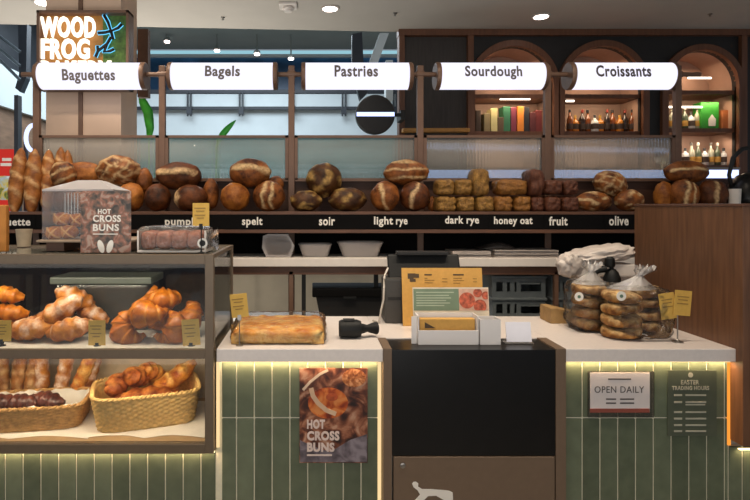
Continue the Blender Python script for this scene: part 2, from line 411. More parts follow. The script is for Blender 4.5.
# balustrade of the far gallery: white panels, a dark handrail and steel brackets
t = thing('gallery_balustrade', 'long pale gallery balustrade with dark handrail on the upper mall level', 'balustrade', (0, FY - .2, PZ(109, FY)))
b = MB(); fbox(b, -60, 470, 94, 106.5, FY - .2, .05); b.build('infill_panel', m_mallwhite, t)
b = MB(); fbox(b, -60, 470, 89.5, 93, FY - .25, .12); b.build('handrail', m_malldark, t)
b = MB(); fbox(b, -60, 470, 106.5, 109.5, FY - .22, .1); b.build('bottom_rail', m_malldark, t)
for px in (189, 241, 292, 344, 395):
    b = MB()
    for d in (-1.6, 1.6): fbox(b, px + d - .7, px + d + .7, 92, 116, FY - .3, .06)
    fbox(b, px - 2.6, px + 2.6, 107, 114, FY - .31, .1); b.build('bracket', m_malldark, t)
# left wing of the mall: pale gallery edge running away, dark upper storey, shopfront below
XL = -6.0
b = MB(); b.box(XL - .3, XL, 5, FY, 3.5, 4.3); struct(b, 'wall_left_fascia', m_mallwhite)
b = MB(); b.box(XL - .8, XL - .5, 5, FY, 4.3, 6); struct(b, 'wall_left_upper', m_malldark)
b = MB(); b.box(XL - .4, XL - .1, 5, FY, 0, 3.5); struct(b, 'wall_left', m_mallwood)
t = thing('gallery_strut', 'dark steel strut tapering down in front of the pale left gallery', 'strut', (XL + .7, 7.4, 3.3))
b = MB(); p0, p1 = at(21, 20, 7.4), at(20, 91, 7.4)
b.poly([at(18, 24, 7.4), at(27, 24, 7.4), at(26, 78, 7.4), at(20, 92, 7.4), at(15, 88, 7.4), at(19, 74, 7.4)], (0, .15, 0)); b.build('plate', m_malldark, t)
for k, (ya, yb) in enumerate(((32, 52), (44, 66), (54, 80))):
    b = MB(); b.tube([at(-6, ya, 7.3), at(20, yb, 7.3)], .03, 8); b.build('cable_rod', M('rod_steel%d' % k, '#596066', .4, .4), t)

# beige column behind the sign, with its joint
b = MB(); b.box(PX(46, 1.9), PX(121, 1.9), 1.9, 2.29, 0, 3.6)
struct(b, 'column', m_column)
b = MB(); b.box(PX(79, 1.9), PX(83, 1.9), 1.885, 1.9, 0, 3.6); struct(b, 'trim_column_joint', m_rack)
b = MB(); b.box(PX(137.5, 2.33), PX(148, 2.33), 2.33, 2.4, PZ(97, 2.33), PZ(29, 2.33)); b.solo('hanging_board', M('hanging_board_wood', '#5b3f2e', .6, var=.15), 'dark brown upright board fixed on the right side of the beige column', 'board')

# ------------------------------------------------------------------ neighbouring bar shopfront
BY = 3.9
s_ = S(BY)
t = thing('bar_shopfront', 'dark timber bar shopfront with three lit arched niches behind the bread counter', 'shopfront', (PX(570, BY), BY, 0))
def bbox(b, px0, px1, py0, py1, y0, y1): return b.box(PX(px0, BY), PX(px1, BY), y0, y1, PZ(py1, BY), PZ(py0, BY))
b = MB(); bbox(b, 398, 760, 30, 36.5, BY - .06, BY + .1); b.build('head_rail', m_barwood, t)
for px in (398.5, 467, 738.5):
    b = MB(); b.box(PX(px, BY), PX(px + 5.5, BY), BY - .05, BY + .1, 0, PZ(36.4, BY)); b.build('post', m_barwood, t)
b = MB(); b.box(PX(404, BY), PX(467, BY), BY + .02, BY + .08, 0, PZ(36.4, BY)); b.build('dark_panel', m_darkpanel, t)
b = MB(); b.box(PX(744, BY), PX(860, BY), BY + .02, BY + .08, 0, PZ(36.4, BY)); b.build('black_side_panel', m_barblack, t)
# arched black wall: a grid of facets leaving three arched openings
ARCH = [(513, 86, 39), (602, 86, 39), (701, 86, 35)]       # centre px, spring y px, radius px
ZB = PZ(131, BY) - .04
b = MB()
def wall_strip(x0, x1, zlo_fn):
    n = max(1, int((x1 - x0) / 2.2))
    for i in range(n):
        xa, xb = x0 + (x1 - x0) * i / n, x0 + (x1 - x0) * (i + 1) / n
        za, zb = zlo_fn(xa), zlo_fn(xb)
        A = (PX(xa, BY), BY, za); B_ = (PX(xb, BY), BY, zb); zt = PZ(36.4, BY)
        b.poly([A, B_, (PX(xb, BY), BY, zt), (PX(xa, BY), BY, zt)], (0, .06, 0))
edges = [472.5]
for c, sp, r in ARCH: edges += [c - r, c + r]
edges.append(738.5)
for i in range(0, len(edges), 2): wall_strip(edges[i], edges[i + 1], lambda x: 0.0)
for c, sp, r in ARCH:
    n = 20
    for i in range(n):
        a0, a1 = math.pi - math.pi * i / n, math.pi - math.pi * (i + 1) / n
        p0, p1 = at(c + r * math.cos(a0), sp - r * math.sin(a0), BY), at(c + r * math.cos(a1), sp - r * math.sin(a1), BY)
        zt = PZ(36.4, BY)
        b.poly([p0, p1, (p1.x, BY, zt), (p0.x, BY, zt)], (0, .06, 0))
b.build('arched_wall', m_barblack, t)
m_niche = M('niche_lining', '#a98a76', .6, var=.08, scale=6)
for c, sp, r in ARCH:
    # timber arch trim, lining tunnel and back
    pts = [at(c - r, 206 + EYE * s_, BY)] + [at(c + r * math.cos(math.pi - math.pi * k / 28), sp - r * math.sin(math.pi - math.pi * k / 28), BY) for k in range(29)] + [at(c + r, 206 + EYE * s_, BY)]
    rings = []
    ctr = at(c, sp, BY)
    for p in pts:
        o = Vector((p.x - ctr.x, 0, max(0, p.z - ctr.z))); o = o.normalized() if o.length else Vector((1, 0, 0))
        rings.append([p + Vector((0, -.05, 0)), p + o * .07 + Vector((0, -.05, 0)), p + o * .07 + Vector((0, .0, 0)), p + Vector((0, .02, 0))])
    b = MB(); b.skin(rings, True, True); b.build('arch_trim', m_barwood, t)
    rings = [[p + Vector((0, .061, 0)), p + Vector((0, .42, 0))] for p in pts]
    b = MB(); b.skin(rings, False, False); b.build('niche_lining', m_niche, t)
    b = MB(); b.box(PX(c - r - 3, BY), PX(c + r + 3, BY), BY + .42, BY + .46, 0, PZ(sp - r - 4, BY)); b.build('niche_back', m_niche, t)
    x0, x1 = PX(c - r + .3, BY), PX(c + r - .3, BY)
    for py in ((131, 94) if c < 660 else (128, 90, 165)):
        b = MB(); b.box(x0, x1, BY + .02, BY + .40, PZ(py, BY) - .045, PZ(py, BY)); b.build('niche_shelf', m_barwood, t)
    l = area('niche_lamp', (PX(c, BY), BY + .16, PZ(sp - r * .75, BY)), .3, 3.4, (1, .72, .5), (0, 0, 0), .1)
    area('niche_shelf_lamp', (PX(c, BY), BY + .05, PZ(97, BY) - .03), .7, 2.4, (1, .74, .50), (R(25), 0, 0), .05)
    area('niche_low_lamp', (PX(c, BY), BY + .08, PZ(133, BY) - .05), .7, 2.4, (1, .76, .58), (R(25), 0, 0), .05)
for px0, px1, py in ((500, 530, 99), (656, 702, 107), (688, 711, 78), (566, 574, 101), (505, 522, 42)):
    b = MB(); a0, a1 = at(px0, py, BY + .05), at(px1, py, BY + .05); b.cyl(a0, a1, .012, n=8)
    b.solo('strip_light', m_ledwhite, {500: 'short white light strip above the books in the bar niche', 656: 'long white light strip over the bottles in the round right arch', 688: 'small white light strip high inside the round right arch', 566: 'tiny light strip over the middle arch bottles', 505: 'white light at the crown of the arch above the books'}[px0], 'light strip')
# low bar counter front with the cool light line
t2 = thing('bar_counter', 'brown bar counter with a cool blue light line along its edge', 'bar counter', (PX(590, 3.2), 3.2, 0))
CYB = 3.2
b = MB(); b.box(PX(424, CYB), PX(738, CYB), CYB, CYB + .5, 0, PZ(179, CYB)); b.build('counter_body', m_barwood, t2)
b = MB(); b.box(PX(424, CYB), PX(738, CYB), CYB - .01, CYB + .02, PZ(178, CYB), PZ(170, CYB)); b.build('light_line', m_ledblue, t2)
b = MB(); b.box(PX(424, CYB), PX(738, CYB), CYB - .03, CYB + .5, PZ(170, CYB), PZ(167.5, CYB)); b.build('counter_top', M('grey_bar_top', '#8f8780', .3, var=.1), t2)

# books in the first arch
book_proto = None
BK = [(476, 5, 22, '#3f2f22'), (484, 6, 19, '#8a7a55'), (491, 6.5, 24, '#c9bd83'), (498, 6, 15, '#5a4630'), (503.5, 7, 26, '#2f6b4a'), (511, 5.5, 25, '#7a2f40'), (517.5, 6.5, 26, '#d9822e'), (524, 5.5, 25, '#26262a'), (530, 6, 20, '#5d2a2a'), (536, 6, 22, '#742f2c'), (542, 5, 22, '#8a5f45')]
nm = ['very dark brown book at the left end of the niche row', 'olive tan book beside the dark brown end book', 'pale cream book in the bar niche row', 'short dark tan book before the green book', 'green book in the bar niche row', 'wine red book right of the green book', 'orange book in the bar niche row', 'black book right of the orange book', 'short maroon book right of the black book', 'red brown book second from the right niche edge', 'light brown book ending the niche row']
zt = PZ(131, BY)
for (px, wd, ht, c), lb in zip(BK, nm):
    m_ = M('book_cloth', c, .6, var=.06); Yb = BY + .10
    x0, x1 = PX(px, Yb), PX(px + wd, Yb); h = ht / S(Yb)
    t = thing('book', lb, 'book', ((x0 + x1) / 2, Yb, zt), 'books in the first bar arch')
    b = MB(); b.box(x0, x1, Yb, Yb + .17, zt, zt + h, .006); b.build('cover', m_, t)
    b = MB(); b.box(x0 + .008, x1 - .008, Yb + .01, Yb + .172, zt + h - .01, zt + h + .001); b.build('pages', m_paper, t)
# bottles
def bottle_proto(c, capc, kind):
    m_ = M('bottle_glass', c, .12, var=.1, spec=.8); t = thing('bottle', '', 'bottle', (0, 0, 0))
    prof = {'tall': [(.03, 0), (.036, .005), (.036, .15), (.03, .18), (.013, .21), (.012, .265)], 'squat': [(.04, 0), (.044, .005), (.044, .12), (.035, .15), (.014, .165), (.014, .2)]}[kind]
    b = MB(); b.lathe(prof, (0, 0, 0), 16); b.build('glass_body', m_, t, True, True)
    z = prof[-1][1]; b = MB(); b.lathe([(.015, z - .02), (.015, z + .015)], (0, 0, 0), 12); b.build('cap', M('cap', capc, .4), t, False, True)
    b = MB(); b.lathe([(prof[2][0] + .001, .045), (prof[2][0] + .001, .11)], (0, 0, 0), 16); b.build('paper_label', M('lab', random.choice(['#d8c79a', '#b98c3c', '#e0ddd2', '#3a2a20']), .6), t, False, True)
    return t
protos = [bottle_proto('#7a3f18', '#1e1a18', 'tall'), bottle_proto('#c07a30', '#b08a3c', 'squat'), bottle_proto('#2a1a12', '#8a3020', 'tall'), bottle_proto('#a8a892', '#555048', 'tall'), bottle_proto('#55604a', '#d8d0c0', 'tall'), bottle_proto('#cfd2cf', '#444444', 'squat')]
used = [False] * 6
def put_bottle(k, loc, label, group):
    if not used[k]: used[k] = True; o = protos[k]; o.location = loc; ORG[o] = Vector(loc); o['label'] = label; o['group'] = group
    else: o = dup(protos[k], loc, label, None, group)
    return o
names6 = ['tall amber', 'squat golden', 'tall near-black', 'tall pale', 'tall dull green', 'squat clear']
for i in range(12):
    k = [0, 1, 2, 0, 5, 1, 2, 0, 1, 2, 0, 1][i]
    put_bottle(k, (PX(569 + i * 6.2, BY + .2), BY + .18 + .02 * (i % 2), PZ(131, BY)), names6[k] + ' bottle on the shelf of the middle bar arch', 'bottles in the middle arch')
for i in range(6):
    k = [3, 2, 4, 5, 3, 4][i]
    put_bottle(k, (PX(671 + i * 6.2, BY + .2), BY + .18, PZ(128, BY)), names6[k] + ' bottle on the upper shelf of the right arch', 'bottles on the upper right arch shelf')
for i in range(8):
    k = [5, 3, 4, 5, 3, 4, 5, 3][i]
    put_bottle(k, (PX(684 + i * 6.4, BY + .2), BY + .18, PZ(165, BY)), names6[k] + ' bottle on the lower shelf of the right arch', 'bottles on the lower right arch shelf')
t = thing('gift_box', 'bright green carton with white shield on the right arch shelf', 'carton', at(709, 128, BY + .12))
b = MB(); p0, p1 = at(701, 128, BY + .12), at(719, 102, BY + .12); b.box(p0.x, p1.x, BY + .12, BY + .26, PZ(128, BY), p1.z, .006); b.build('carton_body', M('green_carton', '#2f8f2a', .5, var=.1), t)
b = MB(); c = at(712, 121, BY + .118); b.poly([c + Vector((x, 0, z)) for x, z in ((-.04, -.06), (.04, -.06), (.045, .02), (0, .08), (-.045, .02))], (0, -.003, 0)); b.build('printed_shield', m_lab, t)
b = MB(); p0, p1 = at(722, 128, BY + .12), at(730, 110, BY + .12); b.box(p0.x, p1.x, BY + .12, BY + .2, PZ(128, BY), p1.z, .006); b.solo('gift_box', M('orange_carton', '#a8653a', .5), 'small orange carton right of the green carton on the arch shelf', 'carton')

b = MB(); b.box(PX(402, 3.8), PX(468, 3.8), 3.72, 3.84, PZ(132.5, 3.8), PZ(129, 3.8), .004); b.solo('ledge', M('tan_ledge', '#b5823f', .5), 'narrow tan ledge across the foot of the dark bar panel', 'ledge')
t = thing('gallery_beam', 'pale slanting beams high in the mall beside the dark bar corner', 'beam', at(384, 60, 6))
for q in ([(367, 68), (376, 68), (389, 33), (380, 33)], [(386, 100), (393, 100), (393, 60), (386, 60)]):
    b = MB(); b.poly([at(px, py, 6) for px, py in q], (0, .2, 0)); b.build('pale_beam', m_mallwhite, t)
b = MB(); b.poly([at(px, py, 5.9) for px, py in ((352, 34), (362, 32), (364, 70), (368, 92), (360, 100), (352, 70))], (0, .15, 0)); b.build('dark_bracket', m_malldark, t)
# round black projecting sign on a bracket
t = thing('round_sign', 'round black projecting sign with a cool light line across it', 'sign', at(375, 115, 3.6))
c = at(375, 115, 3.6); r = 19.5 / S(3.6)
b = MB(); b.lathe([(r * .96, -.05), (r, -.04), (r, .04), (r * .96, .05)], c, 48, 'Y'); b.build('disc', m_blackm, t, 'auto')
b = MB(); b.box(c.x - r * .96, c.x + r * .96, c.y - .056, c.y - .04, c.z - .022, c.z + .022); b.build('light_line', m_ledblue, t)
b = MB(); b.cyl(c + Vector((r, 0, 0)), Vector((PX(400, BY), 3.6, c.z)), .02, n=10); b.box(PX(398, BY) - .02, PX(398, BY) + .03, 3.57, BY - .05, c.z - .05, c.z + .05); b.build('bracket', m_blackm, t)

# far-left shop: red menu poster and a blue ring light
t = thing('menu_poster', 'bright red menu board with food pictures at the far left shop', 'poster', at(3, 206, 5))
b = MB(); p0, p1 = at(-26, 222, 5), at(13.5, 149, 5); b.box(p0.x, p1.x, 5, 5.06, p0.z, p1.z, .01); b.build('lit_panel', emis('red_menu', '#d2372f', .75), t)
b = MB(); q0, q1 = at(-26, 200, 5), at(12.5, 176, 5); b.box(q0.x, q1.x, 4.985, 5, q0.z, q1.z); b.build('food_picture', photo_print('salad_print', ['#355e2e', '#d8c25a', '#b6c7cf', '#e5e7ea'], 6), t)
b = MB()
for k, (y, w_) in enumerate(((158, 7), (163, 8.5))): fbox(b, 9 - w_, 11, y, y + 3, 4.985, .012)
b.build('white_print', m_lab, t)
b = MB(); b.box(PX(14, 5), PX(18, 5), 5, 5.1, 0, PZ(95, 5)); struct(b, 'trim_left_shop', m_malldark)
t = thing('ring_light', 'glowing pale blue ring light behind the baguettes', 'ring light', at(33, 137, 5.4))
b = MB(); b.tube([at(34 + 8 * math.cos(a), 138 - 13 * math.sin(a), 5.4) for a in [R(70 + 220 * k / 20) for k in range(21)]], .03, 10); b.build('tube', emis('blue_ring', '#cfdcff', 1.4), t)
b = MB(); b.cyl(at(26, 138, 5.42), at(26, 206 + EYE * S(5.42), 5.42), .03); b.build('pole', m_malldark, t)

# ceiling fittings
def downlight(px, py, zc, lab, r=.085, power=0, far=False):
    sc_ = (CY - py) / (zc - EYE); Y = F / sc_ - DIST; c = Vector((PX(px, Y), Y, zc))
    t = thing('downlight', lab, 'ceiling light', c)
    b = MB(); b.lathe([(r * .9, 0.0), (r * .9, -.012), (r * 1.15, -.012), (r * 1.15, 0.0)], c, 28); b.build('rim', m_ceiling, t, 'auto')
    b = MB(); b.lathe([(r * .88, 0), (r * .88, -.014)], c, 28); b.build('diffuser', m_lamp, t)
    if power: spot('downlight_spot', c + Vector((0, 0, -.03)), power, (1, .9, .8), 95)
    return Y
downlight(330, 8, 3.6, 'white round downlight in the ceiling above the pastries sign', power=70)
downlight(541, 16, 3.6, 'white round downlight in the ceiling above the sourdough sign', power=45)
downlight(43, 2, 3.6, 'white round downlight at the top edge above the big lit bakery sign', power=60)
for (px, py), lab in zip(((167, 41), (217, 50), (257, 53.5), (291, 58)), ('far mall downlight nearest the beige column', 'second far mall downlight out from the beige column', 'third far mall downlight out from the beige column', 'far mall downlight just above the right end of the bagels sign')):
    c = at(px, py, 12.6); t = thing('downlight', lab, 'ceiling light', c)
    b = MB(); b.lathe([(.075, 0), (.075, -.04)], c, 20); b.build('diffuser', m_lamp, t)
    b = MB(); b.cyl(c, Vector((c.x, c.y, 6.3)), .02, n=8); b.lathe([(.09, .0), (.09, .06), (.03, .1)], c, 20); b.build('housing', m_ceiling2, t)
c = None
Yd = F / ((CY - 5) / 2.04) - DIST; c = Vector((PX(288, Yd), Yd, 3.6))
t = thing('smoke_detector', 'square white smoke detector on the ceiling left of the downlight', 'smoke detector', c)
b = MB(); b.box(c.x - .09, c.x + .09, c.y - .09, c.y + .09, 3.575, 3.6, .01); b.build('base', m_white, t)
b = MB(); b.lathe([(.05, 0), (.06, -.025), (.04, -.05)], c - Vector((0, 0, .02)), 20); b.build('sensor_head', m_white, t)
for px, py, lb in ((223, 17, 'tiny sprinkler head on the ceiling above the bagels sign'), (395, 13, 'tiny sprinkler head on the ceiling above the bar corner'), (710, 14, 'tiny sprinkler head on the dark right end of the ceiling')):
    Yd = F / ((CY - py) / 2.04) - DIST; c = Vector((PX(px, Yd), Yd, 3.6)); b = MB(); b.lathe([(.022, 0), (.022, -.006), (.008, -.012), (.008, -.026), (.016, -.029)], c, 14); b.solo('sprinkler_head', m_steel, lb, 'sprinkler')

# ================================================================== BREAD RACK
RY, FR = 1.5, 1.16                                                # post plane, front of the bread shelf
t = thing('bread_rack', 'tall bronze framed bread rack with reeded glass screens behind the counter', 'rack', (PX(370, RY), RY, 0))
rack = t
POST = [37, 162.5, 291.5, 420, 547, 677]
for px in POST:
    b = MB(); w_ = 3.1 / S(RY); x = PX(px, RY)
    b.box(x - w_, x + w_, RY - .02, RY + .02, 0, PZ(66, RY), .004); b.build('post', m_rack, t)
b = MB(); b.cyl(at(22, 74.5, RY - .0), at(700, 74.5, RY), .017, n=14); b.build('sign_pipe', m_rack, t, 'auto')
for px in POST:
    b = MB(); b.cyl(at(px - 4, 74.5, RY), at(px + 4, 74.5, RY), .026, n=14); b.build('pipe_clamp', m_rack, t, 'auto')
# screens
ZT, ZBt = 135.5, 180
for i in range(5):
    xa = POST[i] + 3.2; xb = (POST[i + 1] - 3.2) if i < 5 else 738
    x0, x1 = PX(xa, RY), PX(xb, RY); z1, z0 = PZ(ZT, RY), PZ(ZBt, RY); fw = .022
    b = MB()
    b.box(x0, x1, RY - .018, RY + .018, z1 - .018, z1); b.box(x0, x1, RY - .018, RY + .018, z0 - .01, z0 + .012)
    b.box(x0, x0 + fw, RY - .018, RY + .018, z0, z1); b.box(x1 - fw, x1, RY - .018, RY + .018, z0, z1)
    fr = b.build('screen_frame', m_rack, t)
    n = int((x1 - x0 - 2 * fw) / .022) * 6; rings = []
    for k in range(n + 1):
        x = x0 + fw + (x1 - x0 - 2 * fw) * k / n; d = .0035 * abs(math.sin(math.pi * k / 6))
        rings.append([Vector((x, RY - .003 - d, z0)), Vector((x, RY - .003 - d, z1 - .018)), Vector((x, RY + .003, z1 - .018)), Vector((x, RY + .003, z0))])
    b = MB(); b.skin(rings); b.build('reeded_pane', m_reed, fr, True)
# board behind the loaves, bread shelf, label rail
XA, XB = PX(-60, RY), PX(745, RY)
SH = PZ(211.6, FR)
b = MB(); b.box(PX(33, RY), XB, RY + .02, RY + .045, SH - .25, PZ(179, RY)); b.build('back_board', m_backboard, rack)
b = MB(); b.box(XA, XB, FR, RY + .02, SH - .02, SH, .002); b.build('bread_shelf', m_shelfwood, rack)
b = MB(); b.box(XA, XB, FR - .004, FR + .012, PZ(230, FR), SH - .02); b.build('label_rail', m_railb, rack)
b = MB(); b.box(XA, XB, FR - .014, FR + .016, PZ(233, FR), PZ(229.6, FR), .002); b.build('rail_trim', m_shelfwood, rack)
b = MB(); b.box(XA, XB, RY - .01, RY + .02, PZ(262, RY), SH - .02); b.build('dark_back_panel', m_railb, rack)
b = MB(); b.box(XA, XB, FR - .01, RY + .02, PZ(266.5, FR), PZ(258, FR), .004); b.build('white_shelf', m_white, rack)
b = MB(); b.box(XA, XB, FR + .02, FR + .05, PZ(275, FR), PZ(266.5, FR)); b.build('apron', m_shelfwood, rack)
b = MB(); b.box(XA, XB, FR + .03, RY + .02, .76, .80); b.build('lower_shelf', m_white, rack)
for px, mm in ((291, m_rack), (558, m_rack), (20, m_rack), (660, m_rack)):
    b = MB(); x = PX(px, FR); b.box(x - .013, x + .013, FR + .02, FR + .05, 0, PZ(272, FR)); b.build('leg', mm, rack)
for px in (303.5, 378, 468):
    b = MB(); x = PX(px, FR); b.box(x - .014, x + .014, FR + .10, FR + .13, 0, PZ(268, FR)); b.build('rear_upright', m_blackm, rack)
b = MB(); b.box(-3.4, 3.2, 2.95, 3.0, 0, 1.28); struct(b, 'wall_low_partition', m_greywall)
# shelf-edge name labels
for s, x0, x1, y0, y1 in (('baguette', -9, 30.5, 218, 228), ('pumpkin', 165, 205, 217.5, 227.5), ('spelt', 242, 262.5, 217, 227.5), ('soir', 319, 335, 217, 225.5), ('light rye', 374, 407.5, 216.5, 227), ('dark rye', 445, 479, 216, 226), ('honey oat', 494, 532.5, 216.5, 226.5), ('fruit', 549, 567.5, 216.5, 225.5), ('olive', 609, 628.5, 216, 225.5)):
    b = MB(); Yl = FR - .004; b.box(PX(x0 - 5, Yl), PX(x1 + 5, Yl), Yl - .004, Yl, PZ(229.5, Yl), PZ(214.5, Yl)); pl = b.build('name_plate', m_railb, rack)
    for wd, xa_, xb_, ya_, yb_ in ((('light', 374, 393, 216.5, 227), ('rye', 396, 407.5, 219, 227)) if s == 'light rye' else ((s, x0, x1, y0, y1),)):
        b = MB(); ptext(b, wd, xa_, xb_, ya_, yb_, Yl - .004, .025); b.build('lettering', m_lab, pl)

# ------------------------------------------------------------------ round light-box signs
def sign(txt, px0, px1, t0, t1, lab, dz=0.0):
    Y = RY; r = 13.2 / S(Y); x0 = PX(px0, Y - r * .8 if px0 < CX else Y); x1 = PX(px1, Y - r * .8 if px1 > CX else Y); c = Vector(((x0 + x1) / 2, Y, PZ(76.3, Y)))
    t = thing('light_sign', lab, 'sign', c, 'lit bread name signs'); hw = (x1 - x0) / 2
    b = MB(); b.lathe([(r, -hw), (r, hw)], c, 48, 'X'); b.build('light_tube', m_sign, t, 'auto')
    for sgn in (-1, 1):
        b = MB(); b.lathe([(r * 1.04, 0), (r * 1.04, sgn * .022), (r * .98, sgn * .03)] if sgn > 0 else [(r * .98, -.03), (r * 1.04, -.022), (r * 1.04, 0)], c + Vector((sgn * hw, 0, 0)), 40, 'X'); b.build('end_cap', m_rack, t, 'auto')
    tp = math.radians(9) - dz                                          # lettering sits a little above the front line
    y_t = -r * math.cos(tp) - .0015; z_t = r * math.sin(tp)
    xf = Matrix.Translation(Vector((PX((t0 + t1) / 2, Y - r), c.y + y_t, c.z + z_t))) @ Matrix.Rotation(-tp, 4, 'X')
    b = MB(); asc = 14.6 if any(q in txt for q in 'g') else 12.2
    letters(b, txt, 0, -.012 if 'g' in txt else 0, (t1 - t0) / S(Y - r), asc / S(Y - r), 0, .03, .001, xf); b.build('lettering', m_inkg, t)
sign('Baguettes', 37, 142.5, 62, 115, 'glowing white tube sign reading Baguettes', .28)
sign('Bagels', 170.5, 273.5, 205, 240, 'glowing white tube sign reading Bagels')
sign('Pastries', 305.5, 409.5, 334.5, 378, 'glowing white tube sign reading Pastries')
sign('Sourdough', 439, 545.5, 465, 522, 'glowing white tube sign reading Sourdough')
sign('Croissants', 571, 676, 596, 651, 'glowing white tube sign reading Croissants')

# ------------------------------------------------------------------ big lit bakery sign on the column
Y = 1.84
t = thing('lightbox_sign', 'large lit bakery sign with glowing words and a blue leaping frog', 'sign', at(82, 75, Y))
x0, x1, z0, z1 = PX(36.5, Y - .07), PX(128.5, Y - .07), PZ(89, Y - .07), PZ(10, Y - .07)
b = MB()
for a in ((x0, x1, z1 - .02, z1), (x0, x1, z0, z0 + .02), (x0, x0 + .02, z0, z1), (x1 - .02, x1, z0, z1)): b.box(a[0], a[1], Y - .07, Y + .05, a[2], a[3])
b.build('frame', m_rack, t)
b = MB(); b.box(x0 + .02, PX(103, Y), Y, Y + .04, z0 + .02, z1 - .02); b.build('back_panel', M('sign_brown', '#a5702f', .5, var=.1), t)
b = MB(); b.box(PX(103, Y), x1 - .02, Y, Y + .04, z0 + .02, z1 - .02); b.build('green_panel', M('sign_moss', '#4c6a2c', .7, var=.5, scale=22), t)
m_glow = emis('letter_glow', '#fff0dc', 1.7)
for s, a0, a1, y0, y1 in (('WOOD', 41, 96, 17, 38), ('FROG', 42, 90, 39, 59.5), ('BAKERY', 42, 112, 61, 80)):
    b = MB(); ptext(b, s, a0, a1, y0, y1, Y - .03, .032, .02); b.build('lettering', m_glow, t)
m_neon = emis('frog_halo', '#6ccfff', 1.2)
sticks = [[(104, 15), (108, 22), (111, 31), (118, 28), (122, 24)], [(98, 33), (105, 32.5), (111, 31)], [(111, 31), (113, 39), (112, 35)], [(111, 37), (107, 44), (98, 51), (95.5, 57)], [(107, 44), (104, 52), (110, 51), (114, 49)], [(98, 51), (97.5, 46)]]
for k, (mm, rr, dy) in enumerate(((m_neon, .018, -.012), (m_blackm, .0115, -.035))):
    b = MB()
    for st in sticks: b.tube([at(px, py, Y + dy) for px, py in st], rr, 8)
    b.build('frog_halo' if k == 0 else 'frog_figure', mm, t, True)

# ================================================================== COUNTER
TY, WY0, WZ0, WZ1 = .025, -.012, PZ(362, -.012), PZ(349, -.012)
BACK = .70
def tiles(b, xa, xb, za, zb, phase):
    rnd = random.Random(5); p = .0797; g = .006
    zj = PZ(418, TY); rows = [(zj + .003, zb), (max(za, zj - .42), zj - .003)] if zb > zj else [(za, zb)]
    if zb > zj and zj - .42 > za: rows.append((za, zj - .426))
    for (r0, r1) in rows:
        k0 = math.floor((xa - phase) / p)
        for k in range(k0, k0 + 40):
            x0, x1 = phase + k * p + g / 2, phase + (k + 1) * p - g / 2
            x0, x1 = max(x0, xa), min(x1, xb)
            if x1 - x0 < .006: continue
            v = rnd.uniform(.05, .45)
            for vv in b.box(x0, x1, TY, TY + .012, r0, r1, .0025, 1): vv[b.sc] = v
t = thing('tiled_counter', 'long bakery counter front in upright sage green tiles with warm light strips', 'counter', (0, TY, 0))
ct = t
CASE_R, CASE_L, CYF, CYB_ = PX(213.5, -.02), -1.75, -.02, .575
XREG0, XREG1 = PX(383, WY0), PX(566, WY0)
XPAN = PX(736, WY0)
CB = PZ(454, CYF)
b = MB()
b.box(CASE_L, XREG0, TY + .006, TY + .03, 0, CB - .004); b.box(CASE_R + .005, XREG0, TY + .006, TY + .03, CB - .004, WZ0)
b.box(XREG1, XPAN + .75, TY + .006, TY + .03, 0, PZ(447, TY)); b.box(XREG1, XPAN, TY + .006, TY + .03, PZ(447, TY), WZ0); b.build('grout_backing', m_grout, t)
b = MB(); ph = PX(236.4, TY)
tiles(b, CASE_L, CASE_R + .0, 0, CB - .004, ph); tiles(b, CASE_R + .03, XREG0 - .018, 0, WZ0, ph); b.build('tile_facing', m_tile, t)
b = MB(); tiles(b, XREG1 + .004, XPAN - .006, 0, WZ0, PX(582.6, TY)); b.build('tile_facing', m_tile, t)
b = MB(); tiles(b, XPAN + .0, XPAN + .75, 0, PZ(447, TY), PX(582.6, TY)); b.build('tile_facing', m_tile, t)
b = MB(); b.box(CASE_L, XREG0, TY + .03, BACK - .05, 0, CB - .01); b.box(CASE_R + .01, XREG0, TY + .03, BACK - .05, CB - .01, WZ0); b.box(XREG1, XPAN - .005, TY + .03, BACK - .05, 0, WZ0); b.build('carcass', m_blackm, t)
# light strips in the shadow gaps
def led(x0, x1, z, y0, y1, power):
    b = MB(); b.box(x0, x1, y0, y1, z - .004, z); b.build('light_strip', m_led, ct)
    l = area('strip_light', ((x0 + x1) / 2, (y0 + y1) / 2, z - .006), x1 - x0, power, LEDC, (R(-14), 0, 0), .012); l.parent = None
led(CASE_R + .03, XREG0 - .02, WZ0 - .001, .006, .02, 1.7)
led(XREG1 + .01, XPAN - .01, WZ0 - .001, .006, .02, 1.7)
led(CASE_L, CASE_R, CB - .001, .004, .016, 1.6)
led(XPAN + .03, XPAN + .7, PZ(447, TY) - .001, .004, .016, .9)
for x in (CASE_R + .012, XREG0 - .012, XPAN - .004):
    z1_ = WZ0 - .01; z0_ = CB + .01 if x < 0 and x < -.2 else .0
    if x == XPAN - .004: z0_ = PZ(445, TY)
    b = MB(); b.box(x - .007, x + .007, TY - .004, TY + .003, z0_, z1_); b.build('light_strip', emis('warm_led_soft', '#ffd9a0', 1.0) if x < XPAN - .1 else emis('amber_led', '#ff9d3c', 1.0), ct)
# worktop
b = MB()
b.box(CASE_R + .012, XREG0, WY0, BACK, WZ0, WZ1, .003); b.box(XREG1, XPAN, WY0, BACK, WZ0, WZ1, .003); b.box(XREG0 - .0, XREG1, .19, BACK, WZ0, WZ1, .003)
b.solo('worktop', m_worktop, 'pale stone worktop running along the bakery counter', 'worktop')

